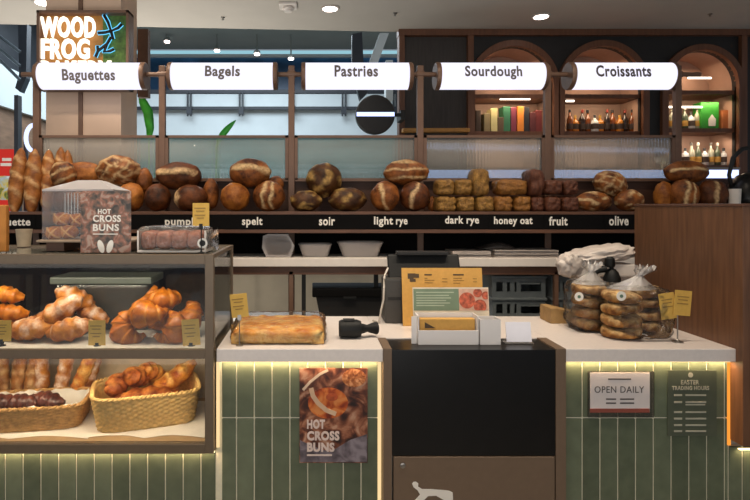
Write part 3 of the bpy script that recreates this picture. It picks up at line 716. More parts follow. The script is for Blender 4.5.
# register unit
t = thing('register_unit', 'taupe payment unit with black glass panel and frog emblem between the tiled counters', 'cabinet', ((XREG0 + XREG1) / 2, .1, 0))
Y0 = -.016
b = MB(); b.box(XREG0 + .001, PX(392, Y0), Y0, .188, 0, WZ1 + .002, .002); b.build('side_panel', m_reg, t)
b = MB(); b.box(PX(556, Y0), XREG1 - .001, Y0, .188, 0, WZ1 + .002, .002); b.build('side_panel', m_reg, t)
b = MB(); b.box(PX(392, Y0), PX(556, Y0), Y0 + .004, .03, PZ(456, Y0), WZ1 - .004, .002); b.build('black_panel', m_black, t)
b = MB(); b.box(PX(392, Y0), PX(556, Y0), .03, .189, WZ1 - .03, WZ1 - .006); b.build('black_top', M('smoked_glass_top', '#1d1a18', .35, var=.1, spec=.25), t)
b = MB(); b.box(PX(393.6, Y0), PX(555, Y0), Y0 + .001, .03, .02, PZ(457, Y0), .003); dr = b.build('door', m_reg, t)
b = MB(); b.lathe([(.0, 0), (.012, 0), (.012, -.004), (.007, -.006), (.007, -.002), (.002, -.002)][1:], at(402.7, 465.5, Y0), 20, 'Y'); b.build('lock', m_steel, dr, 'auto')
b = MB()
fro = [(412, 483.5), (413.5, 481.8), (416, 481.6), (418.3, 483.5), (418, 486.5), (422, 489), (431, 489), (446, 490.4), (450, 491), (452.6, 492.5), (453, 500), (450, 508), (445, 507), (444, 500), (436, 495.6), (428, 496), (423, 501), (417, 508), (411, 509), (414, 501), (420, 494.5), (417.5, 490.2), (413.5, 487)]
b.poly([at(px, py, Y0) for px, py in fro], (0, -.0015, 0)); b.build('frog_emblem', m_lab, dr)

# walnut end panel on the right
b = MB(); b.box(XPAN, XPAN + .11, -.05, .74, PZ(446.5, -.05), PZ(206.5, -.05), .002)
t = b.solo('end_panel', m_wood, 'tall walnut end panel closing the right end of the counter', 'panel')
b = MB(); x0 = XPAN - t.location.x; b.box(x0 - .003, x0 + .113, -.055 - t.location.y, .745 - t.location.y, PZ(206.5, -.05) - t.location.z, PZ(203.5, -.05) - t.location.z, .002); b.build('cap_strip', m_shelfwood, t, local=True)

# ================================================================== PASTRY CASE
t = thing('pastry_case', 'glass pastry display case with taupe frame at the left end of the counter', 'display case', ((CASE_L + CASE_R) / 2, (CYF + CYB_) / 2, CB))
case = t
ZC1 = PZ(254.5, CYF); PW = .038
b = MB()
b.box(CASE_R - PW, CASE_R, CYF, CYF + .03, CB, ZC1, .002); b.box(CASE_L, CASE_R - PW, CYF, CYF + .03, PZ(264, CYF), ZC1, .002)
b.box(CASE_L, CASE_R - PW, CYF, CYF + .03, CB, PZ(444.5, CYF), .002)
b.box(CASE_R - .018, CASE_R, CYB_ - .018, CYB_, CB, ZC1, .002); b.box(CASE_R - .018, CASE_R, CYF + .03, CYB_ - .018, ZC1 - .018, ZC1)
b.box(CASE_L, CASE_R - .018, CYB_ - .018, CYB_, ZC1 - .025, ZC1); b.box(CASE_R - .018, CASE_R, CYF + .03, CYB_ - .018, CB, CB + .04)
b.box(CASE_L, CASE_L + .03, CYF + .031, CYB_ - .019, CB, ZC1)
b.build('frame', m_frame, t)
SZ = PZ(349.5, CYF)                                                # upper shelf
b = MB(); b.box(CASE_L + .03, CASE_R - PW, CYF + .0, CYF + .02, PZ(359, CYF), SZ, .002); b.build('shelf_rail', m_frame, t)
b = MB(); b.box(CASE_L + .03, CASE_R - .02, CYF + .02, CYB_ - .02, SZ - .03, SZ); b.build('upper_shelf', M('case_shelf_white', '#c9c1b6', .35), t)
FZ = PZ(444, CYF)
b = MB(); b.box(CASE_L + .03, CASE_R - .018, CYF + .03, CYB_ - .018, CB + .005, FZ); b.build('case_floor', M('case_floor_board', '#a5855f', .6), t)
b = MB(); b.box(CASE_L + .03, CASE_R - .018, CYB_ - .015, CYB_ - .005, FZ, SZ - .03); b.build('lower_back', M('case_back_cream', '#bda78a', .6), t)
b = MB(); b.box(CASE_L + .03, CASE_R - .018, CYB_ - .012, CYB_ - .008, SZ, ZC1 - .026); b.build('rear_door', glassy('smoked_glass', (.30, .26, .24), .06, .02), t)
b = MB(); b.box(CASE_L + .03, CASE_R - PW, CYF + .010, CYF + .014, SZ, PZ(264, CYF)); b.build('front_pane', m_glass, t)
b = MB(); b.box(CASE_L + .03, CASE_R - PW, CYF + .010, CYF + .014, FZ, PZ(359, CYF)); b.build('front_pane', m_glass, t)
b = MB(); b.box(CASE_R - .011, CASE_R - .007, CYF + .03, CYB_ - .018, CB + .04, ZC1 - .018); b.build('side_pane', m_glass, t)
b = MB(); b.box(CASE_L + .03, CASE_R - .018, CYF + .03, CYB_ - .018, ZC1 - .010, ZC1 - .004); b.build('top_pane', glassy('top_glass', (.78, .80, .77), .12, .05, milk='#8f8c80', milk_amt=.25), t)
b = MB(); b.box(CASE_L + .05, CASE_R - .05, CYF + .032, CYF + .046, PZ(264, CYF) + .002, PZ(264, CYF) + .010); b.build('light_strip', m_ledwhite, t)
area('case_light', ((CASE_L + CASE_R) / 2, CYF + .06, PZ(264, CYF) - .0), 1.2, 4.2, (1, .86, .66), (R(18), 0, 0), .02)
area('case_light', ((CASE_L + CASE_R) / 2, CYF + .05, SZ - .034), 1.2, 4.2, (1, .82, .58), (R(18), 0, 0), .02)



# ================================================================== LOAVES ON THE SHELF
def loaf(px, py, w_, h_, Y, mat, pat, ang, label, group, p=2.0, depth=None, tilt=0, yaw=0, seed=None, rough=.05, rest=False, name='loaf', cat='bread', zrest=None):
    k = S(Y); a, h = w_ / 2 / k, h_ / 2 / k; c = at(px, py, Y); bd = depth if depth else min(a, h) * .95
    if rest: c.z = (SH if zrest is None else zrest) + h * .99
    xf = Matrix.Rotation(R(yaw), 4, 'Z') @ Matrix.Rotation(R(tilt), 4, 'Y')
    b = MB(); b.blob(c, a, bd, h, pat, R(ang), p, rough, random.random() * 20 if seed is None else seed, xf=xf.to_3x3())
    return b.solo(name, mat, label, cat, group, True)
YL, YU = 1.27, 1.30
g1, g2, g3, g4, g5 = 'scored loaves behind the pumpkin label', 'spelt loaves', 'dark loaves above the soir label', 'light rye loaves', 'olive loaves'
# (px, py, w, h, Y, material, pattern, angle, label, group, kwargs)
for row in [
 (131, 197, 26, 29, YL, m_breadg, 'rim', 0, 'golden round loaf with a floury left rim, below the big cross-hatched boule', 'plain white loaves', dict(rest=True)),
 (157.5, 197, 26, 28, YL, m_breadd, 'none', 0, 'dark brown unscored loaf standing left of the small loaf with a pale left edge', 'plain white loaves', dict(rest=True)),
 (144, 181, 17, 26, 1.36, m_bread, 'none', 0, 'small reddish loaf peeping out behind the right side of the big hatched boule', 'plain white loaves', {}),
 (118.5, 171, 44, 31, 1.33, m_bread, 'hatch', 15, 'big brown boule with pale cross-hatched scoring, above the clear bun box', 'plain white loaves', {}),
 (82, 174, 46, 24, 1.36, m_breadg, 'none', 0, 'long smooth orange-brown loaf lying behind the pale-scored round end loaf', 'plain white loaves', {}),
 (63.5, 175, 25, 27, 1.27, m_bread, 'diag', 60, 'round loaf end with pale diagonal scores beside the baguettes', 'plain white loaves', {}),
 (88, 196, 30, 27, YL, m_breadg, 'none', 0, 'pale golden loaf behind the clear bun box under the long smooth loaf', 'plain white loaves', dict(rest=True)),
 (64, 198, 22, 25, YL, m_bread, 'none', 0, 'brown loaf behind the clear bun box under the round loaf end', 'plain white loaves', dict(rest=True)),
 (191, 198, 33, 27, YL, m_breadd, 'rim', 0, 'dark loaf with a pale left edge, front of the pile above the pumpkin label', g1, dict(rest=True)),
 (211, 194, 16, 31, 1.34, m_bread, 'none', 0, 'tall brown loaf end at the right of the pile above the pumpkin label', g1, {}),
 (179, 176, 46, 28, 1.33, m_breadd, 'wide', 0, 'dark loaf with one wide floury split, lying on top above the pumpkin label', g1, {}),
 (235, 197, 29, 29, YL, m_breadg, 'none', 80, 'orange-brown loaf standing at the lower left above the spelt label', g2, dict(rest=True)),
 (269, 197, 32, 31, YL, m_bread, 'two', 84, 'loaf with two upright cream scores at the lower right above the spelt label', g2, dict(rest=True)),
 (276, 184, 16, 16, 1.37, m_bread, 'none', 0, 'small brown loaf end tucked behind the upright two-scored spelt loaf', g2, {}),
 (250, 173, 42, 29, 1.33, m_bread, 'wide', -10, 'wide loaf with a cream gash lying on top above the spelt label', g2, {}),
 (306, 201, 32, 21, YL, m_soir, 'patch', 0, 'dark floury loaf low on the left above the soir label', g3, dict(rest=True)),
 (347.5, 199, 38, 24, YL, m_soir, 'patch', 30, 'dark floury loaf low on the right above the soir label', g3, dict(rest=True)),
 (324, 180, 36, 34, 1.33, m_soir, 'patch', 70, 'round dark loaf with gold flour patches on top above the soir label', g3, {}),
 (385, 196, 29, 30, YL, m_bread, 'slash', 100, 'loaf with one upright split, standing at the lower left above the light rye label', g4, dict(rest=True)),
 (415, 196, 30, 30, YL, m_breadd, 'slash', 75, 'darker loaf with one upright split, standing at the lower right above the light rye label', g4, dict(rest=True)),
 (432, 204, 10, 15, 1.33, m_bread, 'none', 0, 'small loaf end low beside the right light rye loaf', g4, dict(rest=True)),
 (406, 172.5, 45, 25, 1.33, m_bread, 'diag', 40, 'long loaf with cream diagonal slashes lying on top above the light rye label', g4, {}),
 (593, 201, 37, 20, YL, m_bread, 'patch', 0, 'long floury loaf low on the left above the olive label', g5, dict(rest=True)),
 (629, 199, 29, 22, YL, m_bread, 'patch', 40, 'rounder floury loaf low on the right above the olive label', g5, dict(rest=True)),
 (610, 184, 33, 26, 1.33, m_bread, 'hatch', 30, 'loaf with pale hatched scores tilted on top above the olive label', g5, dict(tilt=18)),
 (664, 196, 19, 30, 1.34, m_breadg, 'none', 0, 'golden loaf end at the left behind the walnut panel', 'loaves behind the walnut panel', dict(rest=True)),
 (684, 196, 27, 32, YL, m_bread, 'two', 84, 'loaf with upright cream scores in the middle behind the walnut panel', 'loaves behind the walnut panel', dict(rest=True)),
 (712, 196, 28, 32, YL, m_breadd, 'slash', 85, 'darker loaf with an upright arched score at the right behind the walnut panel', 'loaves behind the walnut panel', dict(rest=True)),
 (686, 172, 44, 23, 1.33, m_bread, 'slash', 0, 'broad split loaf lying across the top of the pile behind the walnut panel', 'loaves behind the walnut panel', {}),
]:
    loaf(*row[:10], **row[10])
bl = 'square rye and oat loaves'
YB = 1.26
for px, py, w_, h_, Y, mt, lb in [
 (444, 203, 19, 15, YB, m_rye, 'square seeded loaf at the bottom left above the dark rye label'),
 (463, 203, 17, 15, YB, m_rye, 'square seeded loaf at the bottom middle above the dark rye label'),
 (482, 203, 17, 15, YB, m_rye, 'square seeded loaf at the bottom right above the dark rye label'),
 (443, 187.5, 17, 15, YB, m_rye, 'square seeded loaf on the second layer at the left above the dark rye label'),
 (461, 187.5, 17, 15, YB, m_rye, 'square seeded loaf on the second layer in the middle above the dark rye label'),
 (478, 182.5, 16, 26, YB, m_rye, 'seeded block loaf standing on end above the dark rye label'),
 (500.5, 203, 17, 15, YB, m_oat, 'square oat loaf at the bottom left above the honey oat label'),
 (518.5, 203, 16, 15, YB, m_oat, 'square oat loaf at the bottom right above the honey oat label'),
 (509, 187.5, 29, 15, YB, m_oat, 'long oat loaf lying across two square ones above the honey oat label'),
 (533, 203, 12, 15, YB, m_fruit, 'reddish block loaf at the bottom between the oat and fruit loaves'),
 (532.5, 183, 15, 25, YB, m_fruit, 'reddish block loaf standing on end between the oat and fruit loaves'),
 (548.5, 203, 16, 15, YB, m_fruit, 'dark reddish loaf at the bottom left above the fruit label'),
 (565.5, 203, 16, 15, YB, m_fruit, 'dark reddish loaf at the bottom right above the fruit label'),
 (549, 187.5, 18, 14, YB, m_fruit, 'dark reddish loaf on top at the left above the fruit label'),
 (566, 188, 14, 14, YB, m_fruit, 'dark reddish loaf on top at the right above the fruit label')]:
    loaf(px, py, w_, h_, Y, mt, 'dust', 0, lb, bl, p=5.0, depth=.09, rough=.075, rest=py > 200)
# baguettes leaning together at the left
def baguette(pa, pb, Y0, Y1, r, lab, seed):
    A, B_ = at(*pa, Y0), at(*pb, Y1); n = 44; pts, rr, scs = [], [], []
    d = (A - B_); front = Vector((0, -1, 0))
    for i in range(n + 1):
        t_ = i / n; pts.append(B_.lerp(A, t_))
        rr.append(r * max(.10, min(1, (1 - abs(2 * t_ - 1) ** 2.4) ** .62)) * (1 + .05 * math.sin(t_ * 40 + seed)))
    b = MB(); m_ = 16
    # score: slanted cuts on the camera-side flank
    b.tube(pts, rr, m_)
    for v in b.bm.verts:
        q = v.co - B_; t_ = q.dot(d) / d.length_squared; side = (v.co - (B_ + d * t_)); fr = -side.y / (r + 1e-6)
        xx = side.x / r
        f = ((t_ * 4.2 + xx * .34 + seed * .13 + .2 * noise.noise(v.co * 22)) % 1) - .5
        v[b.sc] = .62 * band(f, .2) * max(0, min(1, fr * 1.6))
        v.co += side * (.10 * v[b.sc]) 
    return b.solo('baguette', m_bag, lab, 'bread', 'baguettes', True)
rb = 8.2 / S(1.2)
baguette((21.5, 148), (14, 215), 1.36, 1.20, rb, 'front baguette leaning at the far left of the bread shelf', 1)
baguette((35, 149), (31, 215), 1.36, 1.20, rb, 'front baguette standing just left of the round scored loaf end', 4)
baguette((49, 150), (47, 215), 1.42, 1.26, rb, 'baguette behind the front pair, half hidden by the round loaf end', 7)
baguette((61, 147), (59, 215), 1.46, 1.36, rb * .9, 'baguette at the back of the bunch with its pointed tip above the round loaf end', 9)
baguette((67.5, 150), (69, 212), 1.47, 1.40, rb * .8, 'rearmost baguette, only its tip showing above the long smooth loaf', 10)

# ================================================================== CASE CONTENTS
def croissant(name_label, c, Rr, rmax, euler, seed, group='croissants in the case'):
    n = 63; pts, rr = [], []; segs = 7
    for i in range(n + 1):
        t_ = i / n; a = R(-105 + 210 * t_)
        pts.append(Vector((Rr * math.sin(a), -Rr * math.cos(a) + Rr * .3, .012 * math.sin(a * 2))))
        u = abs(2 * t_ - 1); sgm = u * segs / 2; fr = sgm % 1
        rr.append(rmax * max(.13, (1 - u ** 1.35)) ** .72 * (1.12 - .26 * fr))
    b = MB(); b.tube(pts, rr, 18, squash=.86)
    i = 0
    for v in b.bm.verts:
        ring = v.index if v.index >= 0 else i
        pass
    b.bm.verts.ensure_lookup_table()
    for idx, v in enumerate(b.bm.verts):
        u = abs(2 * ((idx // 18) / n) - 1); fr = (u * segs / 2) % 1
        v[b.sc] = max(0, fr - .72) * 2.2
        v.co *= 1 + .02 * noise.noise(v.co * 30 + Vector((seed, 0, 0)))
    M4 = Matrix.Translation(c) @ Euler(euler).to_matrix().to_4x4()
    for v in b.bm.verts: v.co = M4 @ v.co
    return b.solo('croissant', m_crois, name_label, 'croissant', group, True)
CYc = .14
K = S(CYc)
croissant('plain croissant at the lower left of the right-hand pile', Vector((PX(133, CYc), CYc - .01, SZ + .066)), .060, .060, (R(62), R(62), R(-10)), 1)
croissant('plain croissant at the lower right of the pile, beside the price card', Vector((PX(169, CYc), CYc - .02, SZ + .066)), .060, .060, (R(62), R(-58), R(10)), 2)
croissant('plain croissant lying across the front on top of the pile', Vector((PX(151, CYc), CYc - .0, SZ + .150)), .064, .066, (R(30), R(20), R(-25)), 3)
croissant('plain croissant behind the top one, highest of the pile', Vector((PX(164, CYc + .1), CYc + .11, SZ + .195)), .056, .060, (R(25), R(20), R(10)), 4)
croissant('plain croissant at the right of the pile, half under the top one', Vector((PX(184, CYc + .1), CYc + .09, SZ + .105)), .058, .060, (R(40), R(-35), R(40)), 5)
croissant('plain croissant low at the back of the pile', Vector((PX(152, CYc + .18), CYc + .2, SZ + .07)), .05, .064, (R(10), 0, R(90)), 6)
def pastry(c, L, r, euler, lab, seed, mat=None, group='sugared almond pastries', bend=.25):
    n = 40; pts, rr = [], []
    for i in range(n + 1):
        t_ = i / n; x = (t_ - .5) * L
        pts.append(Vector((x, bend * L * ((2 * t_ - 1) ** 2) * .5, 0))); rr.append(r * max(.2, (1 - abs(2 * t_ - 1) ** 2.6)) ** .6 * (1 + .09 * math.sin(t_ * 26 + seed)))
    b = MB(); b.tube(pts, rr, 18, squash=.82)
    M3 = Euler(euler).to_matrix()
    for v in b.bm.verts:
        v.co *= 1 + .10 * noise.noise(v.co * 28 + Vector((seed * 4, 0, 0)))
        v.co = M3 @ v.co
        nz = noise.noise(v.co * 26 + Vector((0, seed * 3, 0)))
        v[b.sc] = max(0, min(1, -.08 + v.co.z / r * .42 + nz * 1.0))
        v.co += c
    return b.solo('pastry', mat or m_almond, lab, 'pastry', group, True)
YP = .15
pastry(Vector((PX(33, YP), YP - .02, SZ + .058)), .20, .062, (0, R(-8), R(-10)), 'sugared pastry at the lower left of the sugared pile', 1)
pastry(Vector((PX(73, YP), YP - .03, SZ + .058)), .19, .062, (0, R(-12), R(15)), 'sugared pastry at the lower right of the sugared pile', 2)
pastry(Vector((PX(56, YP), YP + .02, SZ + .128)), .25, .062, (0, R(-34), R(0)), 'long sugared pastry sloping across the middle of the sugared pile', 3)
pastry(Vector((PX(75, YP + .1), YP + .10, SZ + .180)), .18, .060, (0, R(25), R(20)), 'sugared pastry highest at the back of the sugared pile', 4)
pastry(Vector((PX(92, YP + .1), YP + .11, SZ + .095)), .16, .052, (0, R(22), R(-10)), 'small sugared pastry at the right end of the sugared pile', 5)
pastry(Vector((PX(54, YP + .2), YP + .20, SZ + .06)), .2, .056, (0, 0, R(10)), 'sugared pastry hidden low at the back of the sugared pile', 6)
gl = 'glazed pastries at the case end'
pastry(Vector((PX(6, YP), YP + .03, SZ + .12)), .17, .05, (0, R(6), 0), 'glossy plain pastry second from the bottom at the left picture edge', 7, m_crois, gl)
pastry(Vector((PX(2, YP), YP + .05, SZ + .205)), .14, .045, (0, R(14), 0), 'glossy plain pastry on top at the left picture edge', 8, m_crois, gl)
pastry(Vector((PX(2, YP), YP - .0, SZ + .045)), .19, .05, (0, 0, 0), 'glossy plain pastry at the bottom at the left picture edge', 9, m_crois, gl)
# grey lidded tub at the back of the shelf
t = thing('storage_tub', 'grey translucent lidded tub behind the sugared pastries', 'tub', (PX(106, .44), .44, SZ))
Yt = .34; b = MB(); b.box(PX(55, Yt), PX(148, Yt), Yt, .545, SZ, PZ(284, Yt), .02); b.build('tub_body', m_tubgrey, t)
b = MB(); b.box(PX(51, Yt), PX(152, Yt), Yt - .015, .555, PZ(284, Yt), PZ(277, Yt), .006); b.build('lid', M('tub_lid', '#565a50', .35, var=.05), t)

# price cards on little clip stands
def price_card(px0, px1, py0, py1, pyb, Y, lab, n=1, roll=0, base=None):
    cx_, cz_ = PX((px0 + px1) / 2, Y), PZ((py0 + py1) / 2, Y); zb = PZ(pyb, Y) if base is None else base
    t = thing('price_card', lab, 'price card', (cx_, Y, zb), 'kraft price cards')
    b = MB(); hw = (px1 - px0) / 2 / S(Y); hh = (py1 - py0) / 2 / S(Y)
    xf = Matrix.Translation((cx_, Y - .006, cz_)) @ Matrix.Rotation(R(roll), 4, 'Y')
    b.box(-hw, hw, -.0012, .0012, -hh, hh, xf=xf); cd = b.build('card', m_tag, t)
    b = MB()
    for k, (w1, z_) in enumerate(((.8, .55), (.6, .3), (.75, -.05), (.5, -.3))):
        b.box(-hw * w1, hw * w1 * .7, -.0022, -.0012, hh * z_ - .0022, hh * z_ + .0022, xf=xf)
    b.build('printed_lines', m_inkk, cd)
    b = MB(); b.tube([Vector((cx_, Y, zb)), Vector((cx_, Y, cz_ - hh * .8))], .0025, 8); b.box(cx_ - .008, cx_ + .008, Y - .008, Y - .0045 + .006, cz_ - hh * 1.25, cz_ - hh * .8); b.build('clip_stem', m_blackp if n == 1 else m_steel, t)
    b = MB(); b.lathe([(.017, 0), (.017, .003), (.006, .006), (.003, .012)], (cx_, Y, zb), 20); b.build('stand_base', m_blackp if n == 1 else m_steel, t, 'auto')
    return t
price_card(-8, 12, 320, 341, 0, .045, 'small kraft price card in the case before the glossy pastries', base=SZ)
price_card(89, 106, 320, 345, 0, .045, 'small kraft price card in the case right of the sugared pastries', base=SZ)
price_card(182.5, 200, 319, 345, 0, .045, 'small kraft price card in the case at the foot of the croissants', base=SZ, roll=-4)

# baskets on the case floor
def basket(loc, L, W, H, rot, lab, mat, flare=1.12, p=5, liner=False):
    t = thing('basket', lab, 'basket', loc, None, (0, 0, R(rot)))
    def ring(z, k, amp, ph, n=180, inset=0):
        out = []
        for j in range(n):
            a = math.tau * j / n; cxx, syy = math.cos(a), math.sin(a)
            q = (abs(cxx) ** p + abs(syy) ** p) ** (-1 / p)
            d = amp * math.sin(a * 34 + ph)
            out.append(Vector(((L / 2 * k - inset + d) * cxx * q, (W / 2 * k - inset + d) * syy * q, z)))
        return out
    rings = []; N_ = 28
    for i in range(N_ + 1):
        z = H * i / N_; k = 1 + (flare - 1) * i / N_
        rings.append(ring(z, k, (.0055 if i % 2 else .0015), math.pi * ((i // 2) % 2)))
    for i in range(N_, -1, -4):
        z = max(.006, H * i / N_); k = 1 + (flare - 1) * i / N_; rings.append(ring(z, k, 0, 0, inset=.011))
    b = MB(); b.skin(rings); b.build('woven_body', mat, t, True, True)
    b = MB()
    for s_ in range(2):
        pts = []
        for j in range(241):
            a = math.tau * j / 240; cxx, syy = math.cos(a), math.sin(a); q = (abs(cxx) ** p + abs(syy) ** p) ** (-1 / p); tw = a * 42 + math.pi * s_
            o = .005 * math.cos(tw)
            pts.append(Vector(((L / 2 * flare - .004 + o) * cxx * q, (W / 2 * flare - .004 + o) * syy * q, H + .003 + .005 * math.sin(tw))))
        b.tube(pts, .0065, 7)
    b.build('rope_rim', mat, t, True, True)
    if liner:
        rings = []
        for z, k, ins in ((H * .3, 1.02, .016), (H + .004, flare, .013), (H + .006, flare, .017), (H * .35, 1.02, .022)):
            r_ = ring(z, k, .0, 0, 90, ins)
            if z > H: r_ = [v + Vector((0, 0, .006 * math.sin(j * .9) + .004 * math.sin(j * 2.3))) for j, v in enumerate(r_)]
            rings.append(r_)
        b = MB(); b.skin(rings, False); b.build('paper_liner', m_paper, t, True, True)
    return t
BR = Vector((PX(145, .26), .285, FZ + .004))
basket(BR, .45, .32, .150, 19, 'light wicker basket with rope rim at the right of the lower case', m_wicker)
BLc = Vector((PX(22, .22), .22, FZ + .004))
basket(BLc, .58, .26, .10, 9, 'darker brown woven basket with paper liner at the left of the lower case', m_wickerd, 1.06, 6, True)
# contents of the light basket: cheese-baked rolls
gb = 'baked rolls in the light basket'
def roll(x, y, z, L, r, euler, lab, seed, mat=m_cheese, group=gb, base=BR, rotz=20):
    c = base + Matrix.Rotation(R(rotz), 3, 'Z') @ Vector((x, y, z)); e = (euler[0], euler[1], euler[2] + R(rotz))
    return pastry(c, L, r, e, lab, seed, mat, group, bend=.05)
roll(.13, .02, .165, .27, .054, (0, R(-30), R(10)), 'cheese-topped roll leaning against the right rim of the light basket', 21)
roll(-.05, .03, .19, .17, .058, (0, R(24), R(60)), 'red-brown baked roll in the middle of the light basket', 22, m_redroll)
roll(-.135, .04, .16, .15, .054, (0, R(-14), R(70)), 'red-brown baked roll at the left rim of the light basket', 23, m_redroll)
roll(.03, .08, .19, .18, .055, (0, R(30), R(50)), 'baked roll standing at the back of the light basket', 24)
roll(.0, -.03, .105, .30, .058, (0, 0, 0), 'baked roll lying low in the light basket under the others', 25, m_redroll)
# chocolate twists in the dark basket
gc = 'dark chocolate twists'
for k, (x, lab) in enumerate(((-.2, 'leftmost dark chocolate twist in the lined basket'), (-.09, 'second dark chocolate twist in the lined basket'), (.02, 'third dark chocolate twist in the lined basket'), (.125, 'rightmost dark chocolate twist in the lined basket'))):
    roll(x, -.04 + .012 * (k % 2), .105, .16, .046, (0, R(-6 + 5 * k), R(12 - 9 * k)), lab, 31 + k, m_choc, gc, BLc, 9)
# tall wrapped breads behind the twists
gw = 'paper wrapped breads at the back of the lower case'
m_pbag = M('bread_paper_bag', '#c39a67', .7, var=.15, scale=16, bump=.4)
for k, (px, lean, mt, lab) in enumerate(((4, -8, m_bag, 'bread stick standing at the left end behind the chocolate twists'), (16, 3, m_bag, 'second bread stick from the left behind the chocolate twists'), (28, 8, m_bag, 'third bread stick from the left behind the chocolate twists'), (43, -6, m_almond, 'sugared bread stick behind the middle of the lined basket'), (58, 10, m_almond, 'sugared bread stick leaning right behind the lined basket'), (72, 22, m_cheese, 'orange bread stick leaning hard right between the two baskets'), (84, 14, m_almond, 'sugared bread stick against the left end of the light basket'))):
    Yk = .40 if k < 6 else .44; A = Vector((PX(px, Yk), Yk, FZ + .045)); d = Vector((math.sin(R(lean)), .12, math.cos(R(lean)))).normalized()
    L_ = .285; r_ = .036
    b = MB(); n = 24; b.tube([A + d * L_ * i / n for i in range(n + 1)], [r_ * max(.25, (1 - abs(2 * i / n - 1) ** 4)) ** .6 * (1 + .07 * math.sin(i * 1.7 + k)) for i in range(n + 1)], 16)
    for v in b.bm.verts: v[b.sc] = max(0, min(1, .2 + 1.1 * noise.noise(v.co * 26)))
    b.solo('bread_stick', mt, lab, 'bread', gw, True)
# paper sheets on the case floor
b = MB()
for xa, xb, ya, yb, z in ((PX(-60, .1), PX(92, .08), .03, .5, .0012), (PX(88, .08), PX(207, .1), .036, .5, .0024)):
    rings = []
    n = 30
    for i in range(n + 1):
        x = xa + (xb - xa) * i / n
        zz = FZ + z + .0008 * math.sin(i * .7)
        y0 = ya + .03 * abs(math.sin(i * math.pi / 15)) 
        rings.append([Vector((x, y0, zz)), Vector((x, yb, zz)), Vector((x, yb, zz + .0006)), Vector((x, y0, zz + .0006))])
    b.skin(rings)
b.solo('lining_paper', m_paper, 'white lining paper spread on the floor of the lower case', 'paper')

# ================================================================== ON TOP OF THE CASE
CT = ZC1 + .001
Yt = .22
t = thing('wooden_riser', 'flat dark wooden tray on the case top under the clear bun box', 'tray', (PX(85, Yt), Yt, CT))
b = MB(); b.box(PX(36, .12), PX(132, .12), .12, .42, PZ(240, .12) - .012, PZ(240, .12), .004); b.build('tray_board', M('pale_tray', '#a08a74', .5), t)
b = MB(); b.box(PX(42, .12), PX(60, .12), .16, .38, CT, PZ(240, .12) - .012); b.build('foot_block', m_shelfwood, t); b = MB(); b.box(PX(100, .12), PX(126, .12), .16, .38, CT, PZ(240, .12) - .012); b.build('foot_block', m_shelfwood, t)
TZ = PZ(240, .12) + .001
Yb = .14
t = thing('bun_box', 'clear acrylic box with a pale lid holding hot cross buns on the case top', 'display box', (PX(88, Yb), Yb, TZ))
x0, x1, zt = PX(42, Yb), PX(113, Yb), PZ(191, Yb); th = .004
b = MB(); b.box(x0, x1, Yb, Yb + th, TZ, zt); b.box(x0, x1, Yb + .24 - th, Yb + .24, TZ, zt); b.box(x0, x0 + th, Yb + th, Yb + .24 - th, TZ, zt); b.box(x1 - th, x1, Yb + th, Yb + .24 - th, TZ, zt); b.build('clear_walls', m_acr, t)
b = MB()
b.skin([[Vector((x0, Yb, zt)), Vector((x1, Yb, zt)), Vector((x1, Yb + .24, zt)), Vector((x0, Yb + .24, zt))], [Vector((x0, Yb, zt + .008)), Vector((x1, Yb, zt + .008)), Vector((x1, Yb + .24, zt + .008)), Vector((x0, Yb + .24, zt + .008))], [Vector((x0 + .13, Yb + .09, zt + .055)), Vector((x1 - .10, Yb + .09, zt + .055)), Vector((x1 - .10, Yb + .16, zt + .055)), Vector((x0 + .13, Yb + .16, zt + .055))]])
b.build('pale_lid', glassy('frosted_lid', (.97, .96, .97), .08, .1, milk='#e8e3e4', milk_amt=.38), t)
b = MB(); xx = PX(81, Yb)
for k in range(5): b.box(PX(64 + k * 3.2, Yb) - .002, PX(64 + k * 3.2, Yb) + .002, Yb + .01, Yb + .012, PZ(214, Yb), PZ(193, Yb))
b.build('wire_rack', m_steel, t)
nb = 0
for k, (px, py, yy, lab) in enumerate(((55, 233, .06, 'glazed hot cross bun at the lower left of the clear box'), (69, 232, .07, 'glazed hot cross bun in the lower middle of the clear box'), (62, 219, .13, 'glazed hot cross bun on the second layer at the left of the clear box'), (78, 220, .15, 'glazed hot cross bun behind the leaflet in the clear box'), (90, 232, .08, 'glazed hot cross bun low behind the leaflet in the clear box'), (103, 231, .1, 'glazed hot cross bun at the lower right of the clear box'), (104, 214, .15, 'glazed hot cross bun on the right upper layer of the clear box'))):
    c = at(px, py, Yb + yy); t = thing('hot_cross_bun', lab, 'bun', c, 'hot cross buns in the clear box')
    b = MB(); b.blob(c, .042, .040, .033, 'none', p=2.3, seed=k); b.build('bun', m_cheese, t, True)
    b = MB()
    for d in ((1, 0), (0, 1)):
        pts = []
        for i in range(13):
            a = R(-70 + 140 * i / 12); o = Vector((math.sin(a) * .042 * d[0], -math.cos(a) * .041, math.sin(a) * .034 * d[1])); o = Matrix.Rotation(R(40), 3, 'Y') @ o; pts.append(c + o)
        b.tube(pts, .005, 6)
    b.build('icing_cross', M('icing_gold', '#d9a057', .5), t, True)
